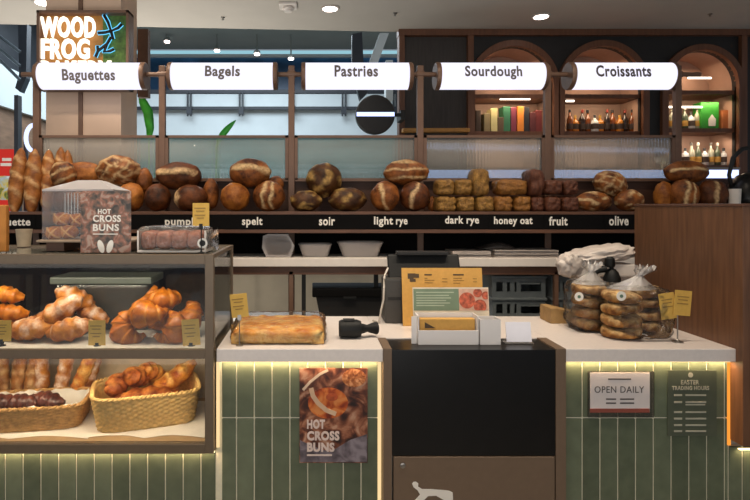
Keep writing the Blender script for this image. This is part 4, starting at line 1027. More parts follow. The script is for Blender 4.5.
# hot cross buns leaflet on the case top
m_bunprint = photo_print('bun_print', ['#2f2620', '#54453a', '#70503f', '#95604c', '#a58b7b'], 26, 3.0)
def leaflet(Y, px0, px1, py0, py1, lab, cat, name):
    c = Vector((PX((px0 + px1) / 2, Y), Y, PZ(py1, Y))); t = thing(name, lab, cat, c)
    return t
Yl = .06
t = leaflet(Yl, 80, 131, 191, 250.5, 'hot cross buns leaflet standing on the case top before the clear bun box', 'leaflet', 'leaflet')
b = MB(); b.box(PX(80.5, Yl), PX(131, Yl), Yl, Yl + .003, CT, PZ(191, Yl)); b.build('printed_sheet', m_bunprint, t)
b = MB(); b.box(PX(84, Yl), PX(128, Yl), Yl + .004, Yl + .06, CT, CT + .004); b.box(PX(84, Yl), PX(128, Yl), Yl + .004, Yl + .008, CT, CT + .1); b.build('acrylic_stand', m_acr, t)
b = MB(); ptext(b, 'HOT', 98, 111, 209, 214, Yl, .03); ptext(b, 'CROSS', 93, 121, 215, 222, Yl, .03); ptext(b, 'BUNS', 93, 119, 224, 231, Yl, .03); b.box(PX(93, Yl), PX(118, Yl), Yl - .0012, Yl, PZ(234.5, Yl), PZ(233.6, Yl)); b.build('lettering', m_lab, t)
b = MB()
for sx in (-1, 1):
    pts = []
    for i in range(17):
        a = math.tau * i / 16
        if i < 16: pts.append(at(105.5 + sx * 4.5 + 3.2 * math.cos(a) + sx * 1.5 * math.sin(a), 246.5 - 6.5 * math.sin(a), Yl))
    b.poly(pts, (0, -.0015, 0))
b.build('bunny_ears', m_lab, t)
# bagged buns in a tray
Yg = .06
t = thing('bagged_fruit_buns', 'film wrapped white tray of dark fruit buns on the case top', 'packaged buns', (PX(174, Yg), Yg, CT))
x0, x1 = PX(137, Yg), PX(206, Yg)
b = MB(); b.box(x0, x1, Yg, Yg + .16, CT, CT + .012, .003); b.box(x0, x0 + .008, Yg, Yg + .16, CT + .012, CT + .1, .002); b.box(x1 - .008, x1, Yg, Yg + .16, CT + .012, CT + .1, .002); b.build('white_tray', m_white, t)
b = MB(); 
for i in range(4):
    for j in range(2):
        b.blob((x0 + .045 + i * .071, Yg + .045 + j * .07, CT + .055), .037, .036, .042, 'dust', p=3.2, seed=i * 3 + j, nu=24, nv=14)
b.build('fruit_buns', crust('fruit_bun_crust', '#3a140b', '#93472a', '#c08a70', scale=45), t, True)
def film_shell(c, a, d, h, p=5, amp=.05, seed=0, name='film', par=None, mat=None, frq=7):
    b = MB(); b.blob(c, a, d, h, 'none', p=p, rough=amp, seed=seed, nu=56, nv=30, freq=frq); return b.build(name, mat or m_film, par, True)
film_shell(Vector(((x0 + x1) / 2, Yg + .08, CT + .062)), (x1 - x0) / 2 + .006, .088, .058, 7, .03, 2, 'film_wrap', t, m_filmw)
b = MB(); n = 20
for sgn in (1,):
    rings = []
    for i in range(7):
        u = i / 6; rings.append([Vector((x1 + .005 + .032 * u, Yg + .08 + .05 * (.3 + u * .6) * math.cos(k * math.tau / n), CT + .055 + (.02 + .028 * u) * math.sin(k * math.tau / n) + .006 * math.sin(k * 2.1 + i))) for k in range(n)])
    b.skin(rings, False)
b.build('film_end', m_filmw, t, True)
b = MB(); b.lathe([(.023, 0), (.023, -.0015)], Vector((PX(203, Yg), Yg - .012, PZ(243, Yg))), 28, 'Y'); st = b.build('white_sticker', m_lab, t)
b = MB(); b.lathe([(.014, 0), (.014, -.001)], Vector((PX(203, Yg), Yg - .0137, PZ(243, Yg))), 20, 'Y'); b.build('dark_emblem', m_blackm, st)
price_card(193, 209.5, 203, 226, 0, .035, 'kraft price card on a tall stem in front of the film wrapped fruit buns', base=CT)
# things at the very left edge, standing on the case top
b = MB(); Yq = .1; b.box(PX(-22, Yq), PX(6, Yq), Yq, Yq + .03, CT, PZ(205, Yq), .006); b.solo('paper_sack', M('tan_paper', '#b5762f', .7, var=.15, bump=.3), 'tan paper sack at the left end of the case top', 'paper sack')
b = MB(); c = Vector((PX(24, .45), .45, CT)); b.lathe([(.032, 0), (.04, .085), (.041, .09), (.037, .09), (.03, .005)], c, 28); b.solo('paper_cup', M('cream_cup', '#c9b79c', .6), 'cream cup on the case top under the baguette label', 'cup', None, 'auto')

# ================================================================== ON THE WORKTOP
WT = WZ1 + .0005
# wrapped slab of focaccia
t = thing('focaccia_slab', 'large film wrapped focaccia slab lying on the counter beside the pastry case', 'bread', (PX(277, .25), .25, WT))
xa, xb, ya, yb, hh = PX(231, .06), PX(324, .06), .065, .43, .066
rings = []; scs = []
n1, n2 = 46, 34
b = MB()
top = []
for i in range(n1 + 1):
    row = []
    for j in range(n2 + 1):
        u, v = i / n1, j / n2; x = xa + (xb - xa) * u; y = ya + (yb - ya) * v
        e = min(u, 1 - u, v, 1 - v); dm = .5 + .5 * math.sin(u * 30) * math.sin(v * 26)
        z = hh * (1 - .25 * max(0, 1 - e / .05) ** 2) - .008 * dm + .005 * noise.noise(Vector((x * 30, y * 30, 0)))
        vt = b.bm.verts.new((x, y, WT + z)); vt[b.sc] = min(1, max(0, .25 + .9 * noise.noise(Vector((x * 16, y * 16, 4))))); row.append(vt)
    top.append(row)
for i in range(n1):
    for j in range(n2): b.bm.faces.new((top[i][j], top[i + 1][j], top[i + 1][j + 1], top[i][j + 1]))
loop = [top[i][0] for i in range(n1 + 1)] + [top[n1][j] for j in range(1, n2 + 1)] + [top[i][n2] for i in range(n1 - 1, -1, -1)] + [top[0][j] for j in range(n2 - 1, 0, -1)]
low = []
for v in loop:
    q = b.bm.verts.new((v.co.x, v.co.y, WT + .003)); q[b.sc] = .75; low.append(q)
for k in range(len(loop)): b.bm.faces.new((loop[k], low[k], low[(k + 1) % len(loop)], loop[(k + 1) % len(loop)]))
b.bm.faces.new(low[::-1]); b.build('bread_slab', m_foc, t, True)
film_shell(Vector(((xa + xb) / 2, (ya + yb) / 2, WT + .042)), (xb - xa) / 2 + .012, (yb - ya) / 2 + .012, .044, 8, .02, 5, 'film_wrap', t, m_film, 6)
price_card(231, 248, 293.5, 317, 345, .045, 'kraft price card on a steel stand in front of the focaccia slab', 2, -6, base=WT)
# hand scanner lying on its side
Yq = .19; t = thing('hand_scanner', 'dark grey hand scanner lying on the counter right of the focaccia slab', 'scanner', at(356, 338, Yq)); ORG[t].z = WT; t.location.z = WT
b = MB(); p0 = at(339, 331, Yq); p1 = at(361, 331.5, Yq); p0.z = p1.z = WT + .044; 
b.tube([p0, p0.lerp(p1, .12), p0.lerp(p1, .8), p1], [.036, .042, .043, .036], 24); b.build('scan_head', m_blackp, t, 'auto')
b = MB(); q = Vector((PX(377, Yq), Yq + .03, WT + .040)); b.tube([p1 - Vector((.01, 0, 0)), p1.lerp(q, .4), q], [.028, .017, .031], 20); b.build('grip', m_blackp, t, 'auto')
b = MB(); b.box(p0.x + .02, p0.x + .075, Yq - .022, Yq + .022, WT + .083, WT + .089, .002); b.build('trigger_plate', m_blackm, t)
# leaning kraft menu board, green card and holders in the middle
def leaning(px0, px1, py0, py1, Y, lean, th=.004):
    s_ = S(Y); return Matrix.Translation((PX((px0 + px1) / 2, Y), Y, max(WT + .001, PZ(py1, Y)))) @ Matrix.Rotation(R(-lean), 4, 'X'), (px1 - px0) / 2 / s_, (py1 - py0) / s_ / math.cos(R(lean))
Ym = .44; xf, hw, hh_ = leaning(403, 484.5, 271, 328, Ym, 9)
t = thing('menu_board', 'kraft menu board leaning behind the green card at the pay point', 'menu board', xf.translation)
b = MB(); b.box(-hw, hw, 0, .004, 0, hh_, xf=xf); b.build('board', m_kraft, t)
b = MB(); b.box(-hw + .02, hw - .02, .005, .012, 0, hh_ * .6, xf=xf); b.box(-hw + .05, hw - .05, .008, .13, 0, .006, xf=Matrix.Translation(xf.translation)); b.build('easel_back', m_shelfwood, t)
def onb(b, px0, px1, py0, py1): # print on the board
    k = hw * 2 / 81.5; b.box((px0 - 443.75) * k, (px1 - 443.75) * k, -.0012, 0, hh_ - (py1 - 271) * k, hh_ - (py0 - 271) * k, xf=xf)
for grp in (((409, 417, 276.5, 279), (409, 415, 279, 282), (415, 420.5, 277, 281), (411, 417, 282, 285)), ((426, 433.5, 277.2, 278.6),), ((455, 466, 277.2, 278.6),), ((426, 429, 281, 281.7), (426, 436, 283, 283.7), (426, 434, 285.5, 286.2)), ((444, 449, 281.5, 282.3), (444, 449, 284.5, 285.3)), ((455, 464, 281, 281.7), (455, 466, 283.4, 284.1), (455, 462, 286, 286.7)), ((475, 479, 281.5, 282.3), (475, 479, 284.5, 285.3))):
    b = MB()
    for a_ in grp: onb(b, *a_)
    b.build('lettering', m_inkk if len(grp) in (2, 3) else m_ink, t)
Yg = .30; xf, hw, hh_ = leaning(413.5, 490, 290, 334, Yg, 7)
t = thing('green_card', 'green card with a picture of red fruit standing before the kraft menu board', 'card', xf.translation)
k = hw * 2 / 76.5
b = MB(); b.box(-hw, hw, 0, .003, 0, hh_, xf=xf); b.build('card_sheet', M('cream_card', '#d8cbb4', .6), t)
b = MB(); b.box(-hw + .004, (460 - 451.75) * k, -.001, 0, hh_ - 23 * k, hh_ - 1.5 * k, xf=xf); b.build('green_field', M('card_green', '#71846c', .6, var=.08), t)
b = MB()
for i, (y, x_) in enumerate(((4.4, 455), (7.5, 450), (10, 452), (12.5, 447), (15, 451), (17.5, 445))): b.box((417 - 451.75) * k, (x_ - 451.75) * k, -.002, -.001, hh_ - (y + 1.1) * k, hh_ - y * k, xf=xf)
b.build('lettering', M('pale_print', '#a9b49c', .6), t)
b = MB(); b.box((460 - 451.75) * k, hw - .003, -.001, 0, hh_ - 23 * k, hh_ - 1.5 * k, xf=xf); b.build('picture_field', M('picture_cream', '#cfa993', .6, var=.12, scale=60), t)
b = MB()
for (cx_, cy_, rr) in ((468, 13, 8), (481, 18.5, 6.5), (479, 5.5, 4.5), (487, 8, 4)):
    pts = [(((cx_ + min(rr * math.cos(a), 489 - cx_)) - 451.75) * k, -.001, hh_ - min(22.8, max(1.7, cy_ + rr * math.sin(a))) * k) for a in [math.tau * i / 24 for i in range(24)]]
    b.poly([xf @ Vector(p) for p in pts], xf.to_3x3() @ Vector((0, -.0012 - .0004 * rr / 8, 0)))
b.build('fruit_picture', M('fruit_print', '#b3573c', .5, var=.6, scale=55), t)
b = MB(); b.box(-hw + .02, hw - .02, .004, .09, 0, .004, xf=Matrix.Translation(xf.translation)); b.build('acrylic_foot', m_acr, t)
# white plastic leaflet holder with kraft cards
WT2 = WT + .0
Yh = .09; zb = WT - .0055
t = thing('leaflet_holder', 'frosted white leaflet holder with kraft cards at the pay point', 'holder', (PX(446, Yh), Yh, zb))
x0, x1 = PX(418, Yh), PX(478, Yh)
def tri_box(b, x0, x1, y0, y1, z0, z1, th=.004, front=None):
    b.box(x0, x1, y0, y0 + th, z0, front if front else z1); b.box(x0, x1, y1 - th, y1, z0, z1); b.box(x0, x0 + th, y0 + th, y1 - th, z0, z1); b.box(x1 - th, x1, y0 + th, y1 - th, z0, z1); b.box(x0 + th, x1 - th, y0 + th, y1 - th, z0, z0 + th)
m_frost = glassy('frosted_acrylic', (.9, .9, .9), .12, .15, milk='#f6f1ee', milk_amt=.78)
b = MB(); tri_box(b, x0, x1, Yh - .01, Yh + .08, zb, PZ(316, Yh), .004, PZ(330, Yh)); b.build('holder_tray', m_frost, t)
b = MB(); b.box(x0 - .028, x0 - .004, Yh + .01, Yh + .014, zb, PZ(317, Yh)); b.build('side_wing', m_frost, t)
b = MB(); b.box(x0 + .012, x1 - .008, Yh + .02, Yh + .06, zb + .005, PZ(320, Yh), .002); b.build('kraft_cards', m_kraft, t)
b = MB(); b.poly([Vector((x0 + .035, Yh + .018, PZ(329, Yh))), Vector((x0 + .035, Yh + .018, PZ(323, Yh))), Vector((x0 + .085, Yh + .018, PZ(329, Yh)))], (0, .001, 0)); b.build('dark_print', m_ink, t)
t = thing('tip_box', 'small frosted empty box right of the kraft card holder', 'box', (PX(487, Yh), Yh, zb))
b = MB(); tri_box(b, PX(479.5, Yh), PX(500, Yh), Yh - .01, Yh + .07, zb, PZ(319, Yh), .004); b.build('box_walls', m_frost, t)
Yc = .10
t = thing('tent_card', 'small pale lavender card in a clear stand right of the frosted box', 'card', (PX(520, Yc), Yc, zb))
xf = Matrix.Translation((PX(519.5, Yc), Yc, zb)) @ Matrix.Rotation(R(-12), 4, 'X')
b = MB(); b.box(-.058, .058, 0, .003, .008, .098, xf=xf); b.build('card_sheet', m_paperl, t)
b = MB(); b.box(-.064, .068, .0, .05, .0, .004, xf=Matrix.Translation(xf.translation)); b.build('acrylic_stand', m_acr, t)
# bags of bagels
def bag(cx, Y, zb, a, d, h, lab, seed, neck):
    t = thing('bread_bag', lab, 'bag', (cx, Y, zb), 'clear bags of bagels')
    b = MB(); c = Vector((cx, Y, zb + h)); b.blob(c, a, d, h, 'none', p=5, rough=.05, seed=seed, nu=60, nv=32, freq=5); b.build('film', m_film, t, True)
    b = MB(); rings = []; n = 26; top_ = zb + 2 * h * .97
    for i in range(13):
        u = i / 12; rw = (a * .62) * (1 - u / .6) ** 1.1 + .013 if u < .6 else .013 + (u - .6) * .085
        ctr = Vector((cx + neck * u, Y, top_ - .012 + u * .105))
        rings.append([ctr + Vector((rw * math.cos(k * math.tau / n) * (1 + .22 * math.sin(k * 2.4 + i * .3)), rw * .7 * math.sin(k * math.tau / n), .016 * math.sin(k * 1.9 + .6) * u * u)) for k in range(n)])
    b.skin(rings, False); b.build('gathered_neck', m_neck, t, True)
    return t
def bagel(c, r, hgt, lab, seed, tilt=(0, 0)):
    b = MB(); rings = []; m_ = 14; n = 34
    for i in range(n):
        a = math.tau * i / n; ring = []
        for k in range(m_):
            q = math.tau * k / m_; sg = lambda v_: math.copysign(abs(v_) ** .72, v_); rr = r * .56 + r * .44 * sg(math.cos(q)); z = hgt / 2 * sg(math.sin(q)) * (.82 + .18 * math.cos(a * 2 + seed))
            p = Vector((rr * math.cos(a), rr * math.sin(a), z)); p *= 1 + .07 * noise.noise(p * 26 + Vector((seed, 0, 0))); ring.append(p)
        rings.append(ring)
    rings.append(rings[0]); b.skin(rings, False)
    M3 = Euler((tilt[0], tilt[1], seed)).to_matrix()
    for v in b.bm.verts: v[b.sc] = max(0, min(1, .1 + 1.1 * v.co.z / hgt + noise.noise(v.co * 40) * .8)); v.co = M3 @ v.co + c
    bmesh.ops.remove_doubles(b.bm, verts=b.bm.verts[:], dist=.0001)
    return b.solo('bagel', m_bagel, lab, 'bagel', 'bagels in clear bags', True)
Yb1, Yb2 = .20, .37
ords = ['bottom', 'second from the bottom', 'second from the top', 'top']
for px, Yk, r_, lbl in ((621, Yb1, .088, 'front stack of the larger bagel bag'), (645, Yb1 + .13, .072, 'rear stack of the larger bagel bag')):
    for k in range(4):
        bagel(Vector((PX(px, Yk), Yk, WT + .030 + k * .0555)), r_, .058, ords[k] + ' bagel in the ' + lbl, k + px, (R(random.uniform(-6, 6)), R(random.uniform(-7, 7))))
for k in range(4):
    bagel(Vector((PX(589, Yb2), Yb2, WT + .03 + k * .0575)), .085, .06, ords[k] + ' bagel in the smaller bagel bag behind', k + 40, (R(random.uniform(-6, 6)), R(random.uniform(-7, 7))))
t = bag(PX(631, Yb1 + .06), Yb1 + .06, WT, .142, .158, .122, 'larger clear bag of bagels with a twisted top, in front', 3, .07)
c = Vector((PX(618.5, Yb1 - .08), Yb1 - .102, PZ(296, Yb1 - .1)))
def sticker(t, c):
    b = MB(); b.lathe([(.022, 0), (.022, -.002)], c, 28, 'Y'); st = b.build('white_sticker', m_lab, t)
    b = MB(); b.lathe([(.008, -.002), (.008, -.003)], c, 20, 'Y'); b.build('green_emblem', M('emblem_green', '#54705a', .5), st)
sticker(t, c)
t = bag(PX(589, Yb2), Yb2, WT, .10, .10, .126, 'smaller clear bag of bagels standing behind the larger bag', 8, .02)
sticker(t, Vector((PX(578.5, Yb2 - .1), Yb2 - .104, PZ(296.5, Yb2 - .1))))
# double price card
Yp = .11
t = thing('price_card', 'pair of kraft price cards on one steel stand by the walnut panel', 'price card', (PX(677.5, Yp), Yp, WT), 'kraft price cards')
for k, (cx_, cy_, w_, h_, ro) in enumerate(((667.5, 306, 15.5, 26, -8), (682.5, 303, 17, 25, 5))):
    b = MB(); xf = Matrix.Translation(at(cx_, cy_, Yp - .006 * (k + 1))) @ Matrix.Rotation(R(ro), 4, 'Y'); hw, hh_ = w_ / 2 / S(Yp), h_ / 2 / S(Yp)
    b.box(-hw, hw, -.001, .001, -hh_, hh_, xf=xf); cd = b.build('card', m_tag, t)
    b = MB()
    for w1, z_ in ((.7, .5), (.55, .25), (.65, -.05)): b.box(-hw * w1, hw * w1, -.002, -.001, hh_ * z_ - .002, hh_ * z_ + .002, xf=xf)
    b.build('printed_lines', m_inkk, cd)
b = MB(); b.cyl((PX(677.5, Yp), Yp, WT), at(677.5, 309, Yp), .003, n=8); b.build('clip_stem', m_steel, t)
b = MB(); b.lathe([(.024, 0), (.024, .003), (.009, .008), (.004, .014)], (PX(677.5, Yp), Yp, WT), 24); b.build('stand_base', m_steel, t, 'auto')
# tan loaf end / board behind the small bag
b = MB(); Yq = .50; b.poly([Vector((PX(551, Yq), Yq, WT)), Vector((PX(551, Yq), Yq, PZ(309, Yq))), Vector((PX(557, Yq), Yq, PZ(308.5, Yq))), Vector((PX(586, Yq), Yq, PZ(315, Yq))), Vector((PX(586, Yq), Yq, WT))], (0, .14, 0)); b.solo('serving_board', M('tan_board', '#9d7c4d', .6, var=.15, scale=30), 'tan wedge shaped board behind the smaller bagel bag', 'board')
# white tub, plastic bag over it and the pump bottle
Yq = .56
t = thing('white_tub', 'white lidded tub at the back of the counter under a crumpled bag', 'tub', (PX(607, Yq), Yq, WT))
b = MB(); b.box(PX(580, Yq), PX(634, Yq), Yq, Yq + .10, WT, PZ(277, Yq), .012); b.build('tub_body', m_bagwhite, t)
b = MB(); b.box(PX(576, Yq), PX(635, Yq), Yq - .012, Yq + .11, PZ(277, Yq), PZ(264, Yq), .01); b.build('lid', m_white, t)
b = MB(); 
b.blob((PX(604, Yq), Yq + .06, PZ(256, Yq)), 33 / S(Yq), .10, 8.5 / S(Yq), 'none', p=2.6, rough=.11, seed=4, nu=64, nv=36, freq=3.2, xf=Matrix.Rotation(R(8), 3, 'Y').inverted())
b.blob((PX(571, Yq), Yq + .02, PZ(266, Yq)), 12 / S(Yq), .05, 12 / S(Yq), 'none', p=2.4, rough=.13, seed=9, nu=40, nv=24, freq=3, xf=Matrix.Rotation(R(-25), 3, 'Y'))
for v in b.bm.verts: v.co += Vector((0, 0, 1)) * .014 * abs(noise.noise(v.co * 20)) 
b.solo('plastic_bag', m_bagwhite, 'crumpled white plastic bag lying over the white tub', 'bag', None, 'auto')
Yq = .46
t = thing('pump_bottle', 'black pump bottle standing behind the bagel bags', 'bottle', (PX(613, Yq), Yq, WT))
b = MB(); c = Vector((PX(612, Yq), Yq, WT)); b.lathe([(.038, 0), (.042, .006), (.042, PZ(278, Yq) - WT), (.03, PZ(272, Yq) - WT), (.016, PZ(269, Yq) - WT)], c, 28); b.build('bottle_body', m_blackp, t, 'auto')
b = MB(); b.cyl(c + Vector((0, 0, PZ(269, Yq) - WT)), c + Vector((-.01, 0, PZ(264, Yq) - WT)), .01); b.lathe([(.022, 0), (.026, .01), (.024, .045), (.012, .055)], Vector((PX(604, Yq) + .03, Yq, PZ(267, Yq))), 20); b.tube([Vector((PX(606, Yq), Yq, PZ(269, Yq))), Vector((PX(597, Yq), Yq, PZ(270.5, Yq))), Vector((PX(593, Yq), Yq, PZ(276, Yq)))], [.018, .016, .012], 12); b.build('pump_head', m_blackp, t, 'auto')

# POS screen, printer and cable behind the menu board
Yq = .60
t = thing('till_screen', 'black till screen seen from behind above the kraft menu board', 'screen', (PX(425, Yq), Yq, WT))
b = MB(); xf = Matrix.Translation(at(424, 264, Yq)) @ Matrix.Rotation(R(-24), 4, 'X'); hw = 36 / S(Yq); b.box(-hw, hw, 0, .035, -.085, .06, .012, 3, xf=xf); b.build('screen_housing', m_blackp, t)
b = MB(); b.box(PX(397, Yq), PX(448, Yq), Yq - .02, Yq + .06, PZ(255, Yq), PZ(251.5, Yq), .004); b.build('top_module', m_blackm, t)
b = MB(); b.box(PX(415, Yq), PX(436, Yq), Yq + .01, Yq + .05, WT + .014, PZ(268, Yq)); b.box(PX(405, Yq), PX(446, Yq), Yq - .05, Yq + .085, WT, WT + .014, .004); b.build('stand', m_blackm, t)
t = thing('receipt_printer', 'dark grey receipt printer to the left of the kraft menu board', 'printer', (PX(393, .52), .52, WT))
b = MB(); b.box(PX(385, .5), PX(403.5, .5), .5, .66, WT, PZ(279, .5), .01); b.build('printer_case', M('printer_grey', '#3b3936', .5, var=.1), t)
b = MB(); b.box(PX(388, .5), PX(401, .5), .497, .5, PZ(300, .5), PZ(297, .5)); b.build('paper_slot', m_blackm, t)
b = MB(); pts = [at(px, py, Yy) for px, py, Yy in ((388, 268, .6), (384.5, 276, .56), (384, 288, .5), (383.5, 300, .49), (381.5, 308, .49))]; pts.append(Vector((PX(379, .5), .5, WT + .006))); pts.append(Vector((PX(373, .56), .56, WT + .004)))
b.tube(pts, .0055, 8); b.solo('cable', M('white_cable', '#b9b2a8', .5), 'pale cable hanging from the till screen down to the counter', 'cable')

# ================================================================== BACK SHELF THINGS
SZ2 = PZ(258, FR) + .0005
def tub(px0, px1, py0, Y, lab, tall=False):
    x0, x1 = PX(px0, Y), PX(px1, Y); zt = PZ(py0, Y); t = thing('food_container', lab, 'container', ((x0 + x1) / 2, Y, SZ2), 'clear plastic containers')
    cx_, w_, d_ = (x0 + x1) / 2, (x1 - x0) / 2, .09
    def rr(k, z, inset=0):
        out = []
        for j in range(40):
            a = math.tau * j / 40; q = (abs(math.cos(a)) ** 5 + abs(math.sin(a)) ** 5) ** (-1 / 5)
            out.append(Vector((cx_ + (w_ * k - inset) * math.cos(a) * q, Y + d_ + (d_ * k - inset) * math.sin(a) * q, z)))
        return out
    h = zt - SZ2
    b = MB(); b.skin([rr(.74, SZ2), rr(.97, zt - .006), rr(1.0, zt - .006), rr(1.0, zt), rr(.93, zt), rr(.70, SZ2 + .004)]); b.build('tub_body', m_clearbox, t, 'auto')
    return t
tub(298, 332.5, 244.5, 1.2, 'low frosted container in the middle of the three on the white shelf')
tub(337.5, 384.5, 242.5, 1.2, 'wide low frosted container at the right of the three on the white shelf')
# first one stands on its side, showing its rim
Yq = 1.2; t = thing('food_container', 'frosted container standing on its side at the left of the white shelf', 'container', (PX(277, Yq), Yq, SZ2), 'clear plastic containers')
pts = [(263, 236), (268, 234), (288, 234), (294.5, 246), (291, 257), (266, 257), (262, 248)]
ctr = (278, 246)
rings = []
for (k, dy) in ((1.0, 0), (1.0, .008), (.86, .008), (.72, .12), (.66, .12), (.80, .0)):
    rings.append([Vector((PX(ctr[0] + (px - ctr[0]) * k, Yq), Yq + dy, max(SZ2, PZ(ctr[1] + (py - ctr[1]) * k, Yq)))) for px, py in pts])
b = MB(); b.skin(rings); b.build('tub_body', m_clearbox, t, 'auto')
# black storage bin on the lower shelf
Yq = 1.22; t = thing('storage_bin', 'black plastic bin with a lid on the lower back shelf', 'bin', (PX(347, Yq), Yq, .8005))
b = MB(); x0, x1 = PX(316, Yq), PX(384, Yq); zt = PZ(297, Yq)
b.skin([[Vector((x0 + .03, Yq + .01, .8005)), Vector((x1 - .03, Yq + .01, .8005)), Vector((x1 - .03, Yq + .24, .8005)), Vector((x0 + .03, Yq + .24, .8005))], [Vector((x0, Yq, zt)), Vector((x1, Yq, zt)), Vector((x1, Yq + .25, zt)), Vector((x0, Yq + .25, zt))]]); b.build('bin_body', m_blackm, t)
b = MB(); b.box(x0 - .025, x1 + .02, Yq - .02, Yq + .26, zt, PZ(288, Yq), .008); b.build('lid', m_railb, t)
b = MB(); b.box(PX(343, Yq), PX(356, Yq), Yq - .03, Yq + .0, zt - .012, zt + .006, .003); b.build('latch', m_blackp, t)
# stacked black crates
def crate(px0, px1, z0, h, Y, lab):
    x0, x1 = PX(px0, Y), PX(px1, Y); t = thing('crate', lab, 'crate', ((x0 + x1) / 2, Y, z0), 'black crates under the white shelf')
    m_c = m_crate; W = x1 - x0; d = .25
    b = MB(); b.box(x0, x1, Y, Y + d, z0, z0 + .012)
    zs = [(z0 + .012, z0 + h * .28), (z0 + h * .72, z0 + h)]
    for za, zb_ in zs:
        b.box(x0, x1, Y, Y + .012, za, zb_); b.box(x0, x1, Y + d - .012, Y + d, za, zb_); b.box(x0, x0 + .012, Y + .012, Y + d - .012, za, zb_); b.box(x1 - .012, x1, Y + .012, Y + d - .012, za, zb_)
    for u in (0, .2, .34, .46, .92):
        b.box(x0 + W * u, x0 + W * (u + .08), Y, Y + .012, z0 + h * .28, z0 + h * .72)
    b.box(x0, x1, Y + d - .012, Y + d, z0 + h * .28, z0 + h * .72); b.box(x0, x0 + .012, Y + .012, Y + d - .012, z0 + h * .28, z0 + h * .72); b.box(x1 - .012, x1, Y + .012, Y + d - .012, z0 + h * .28, z0 + h * .72)
    b.build('crate_body', m_c, t)
    b = MB(); b.box(x0 - .008, x1 + .008, Y - .01, Y + d, z0 + h * .9, z0 + h + .001, .003); b.build('rim', m_c, t)
    b = MB(); b.box(x0 + W * .54, x0 + W * .90, Y - .004, Y + .002, z0 + h * .62, z0 + h * .70); b.build('hand_grip', m_c, t)
m_crate = M('crate_plastic', '#5a6163', .5, var=.12, scale=20)
ch = (PZ(276, 1.22) - .8005) / 2 - .001
crate(492, 545.5, .8005, ch, 1.22, 'lower black crate of the wider stack under the white shelf')
crate(492, 545.5, .8005 + ch + .0015, ch, 1.22, 'upper black crate of the wider stack under the white shelf')
crate(552, 590, .8005, ch, 1.22, 'lower black crate behind the small bagel bag')
crate(552, 590, .8005 + ch + .0015, ch, 1.22, 'upper black crate behind the small bagel bag')
# piles of flat white bags and a dark net on the white shelf
for px0, px1, n_, lab in ((452, 490, 6, 'thin pile of flat white bags left on the white shelf'), (494, 557, 7, 'wider pile of flat white bags right on the white shelf')):
    t = thing('bag_pile', lab, 'pile of bags', (PX((px0 + px1) / 2, 1.2), 1.2, SZ2))
    for k in range(n_):
        b = MB(); rings = []; z = SZ2 + k * .0072
        dx = .012 * noise.noise(Vector((k * 3.3, px0, 0))) 
        for i in range(15):
            x = PX(px0, 1.2) + (PX(px1, 1.2) - PX(px0, 1.2)) * i / 14 + dx; w_ = .004 * noise.noise(Vector((i * .4, k, 5)))
            rings.append([Vector((x, 1.175 + .01 * (k % 3), z + max(0, w_))), Vector((x, 1.40, z + max(0, w_))), Vector((x, 1.40, z + .005 + max(0, w_))), Vector((x, 1.175 + .01 * (k % 3), z + .005 + max(0, w_)))])
        b.skin(rings); b.build('flat_bag', m_bagwhite, t)
b = MB()
rings = []
for i in range(13):
    u = i / 12; hx = math.sin(u * math.pi)
    rings.append([Vector((PX(480 + 38 * u, 1.24), 1.30 + .07 * math.cos(a), SZ2 + .054 + .045 * hx * max(0, math.sin(a)) * (1 + .5 * noise.noise(Vector((u * 5, a * 3, 0)))))) for a in [math.tau * k / 16 for k in range(16)]])
b.skin(rings); b.solo('dark_bag', M('dark_film', '#3a3431', .4, var=.3, bump=.6), 'crumpled dark bag lying on top of the flat white bags', 'bag', None, True)

# right: black kettle and white cup beyond the end panel, green leaves behind the screens
Yq = 1.3
t = thing('kettle', 'black kettle with arched handle at the right end of the bread shelf', 'kettle', (PX(748, Yq), Yq, SH))
c = Vector((PX(749, Yq), Yq, SH)); k = 1 / S(Yq)
b = MB(); b.lathe([(12 * k, 0), (20 * k, 3 * k), (21 * k, 14 * k), (17 * k, 27 * k), (10 * k, 36 * k), (3 * k, 39 * k)], c, 36); b.build('kettle_body', m_black, t, True)
b = MB(); b.tube([at(732, 190, Yq), at(729, 175, Yq), at(733, 158, Yq), at(742, 149, Yq), at(754, 147, Yq), at(766, 154, Yq), at(769, 172, Yq)], [.012, .012, .014, .015, .014, .012, .012], 12); b.build('handle', m_blackm, t, True)
b = MB(); Yq = 1.2; c = Vector((PX(734.5, Yq), Yq, SH)); r_ = 5.6 / S(Yq); b.lathe([(r_ * .85, 0), (r_, .15), (r_ * .94, .15), (r_ * .8, .004)], c, 28); b.solo('paper_cup', m_paper, 'white paper cup before the black kettle', 'cup', None, 'auto')
m_leaf = M('leaf_green', '#3fbf3a', .4, var=.3, scale=12)
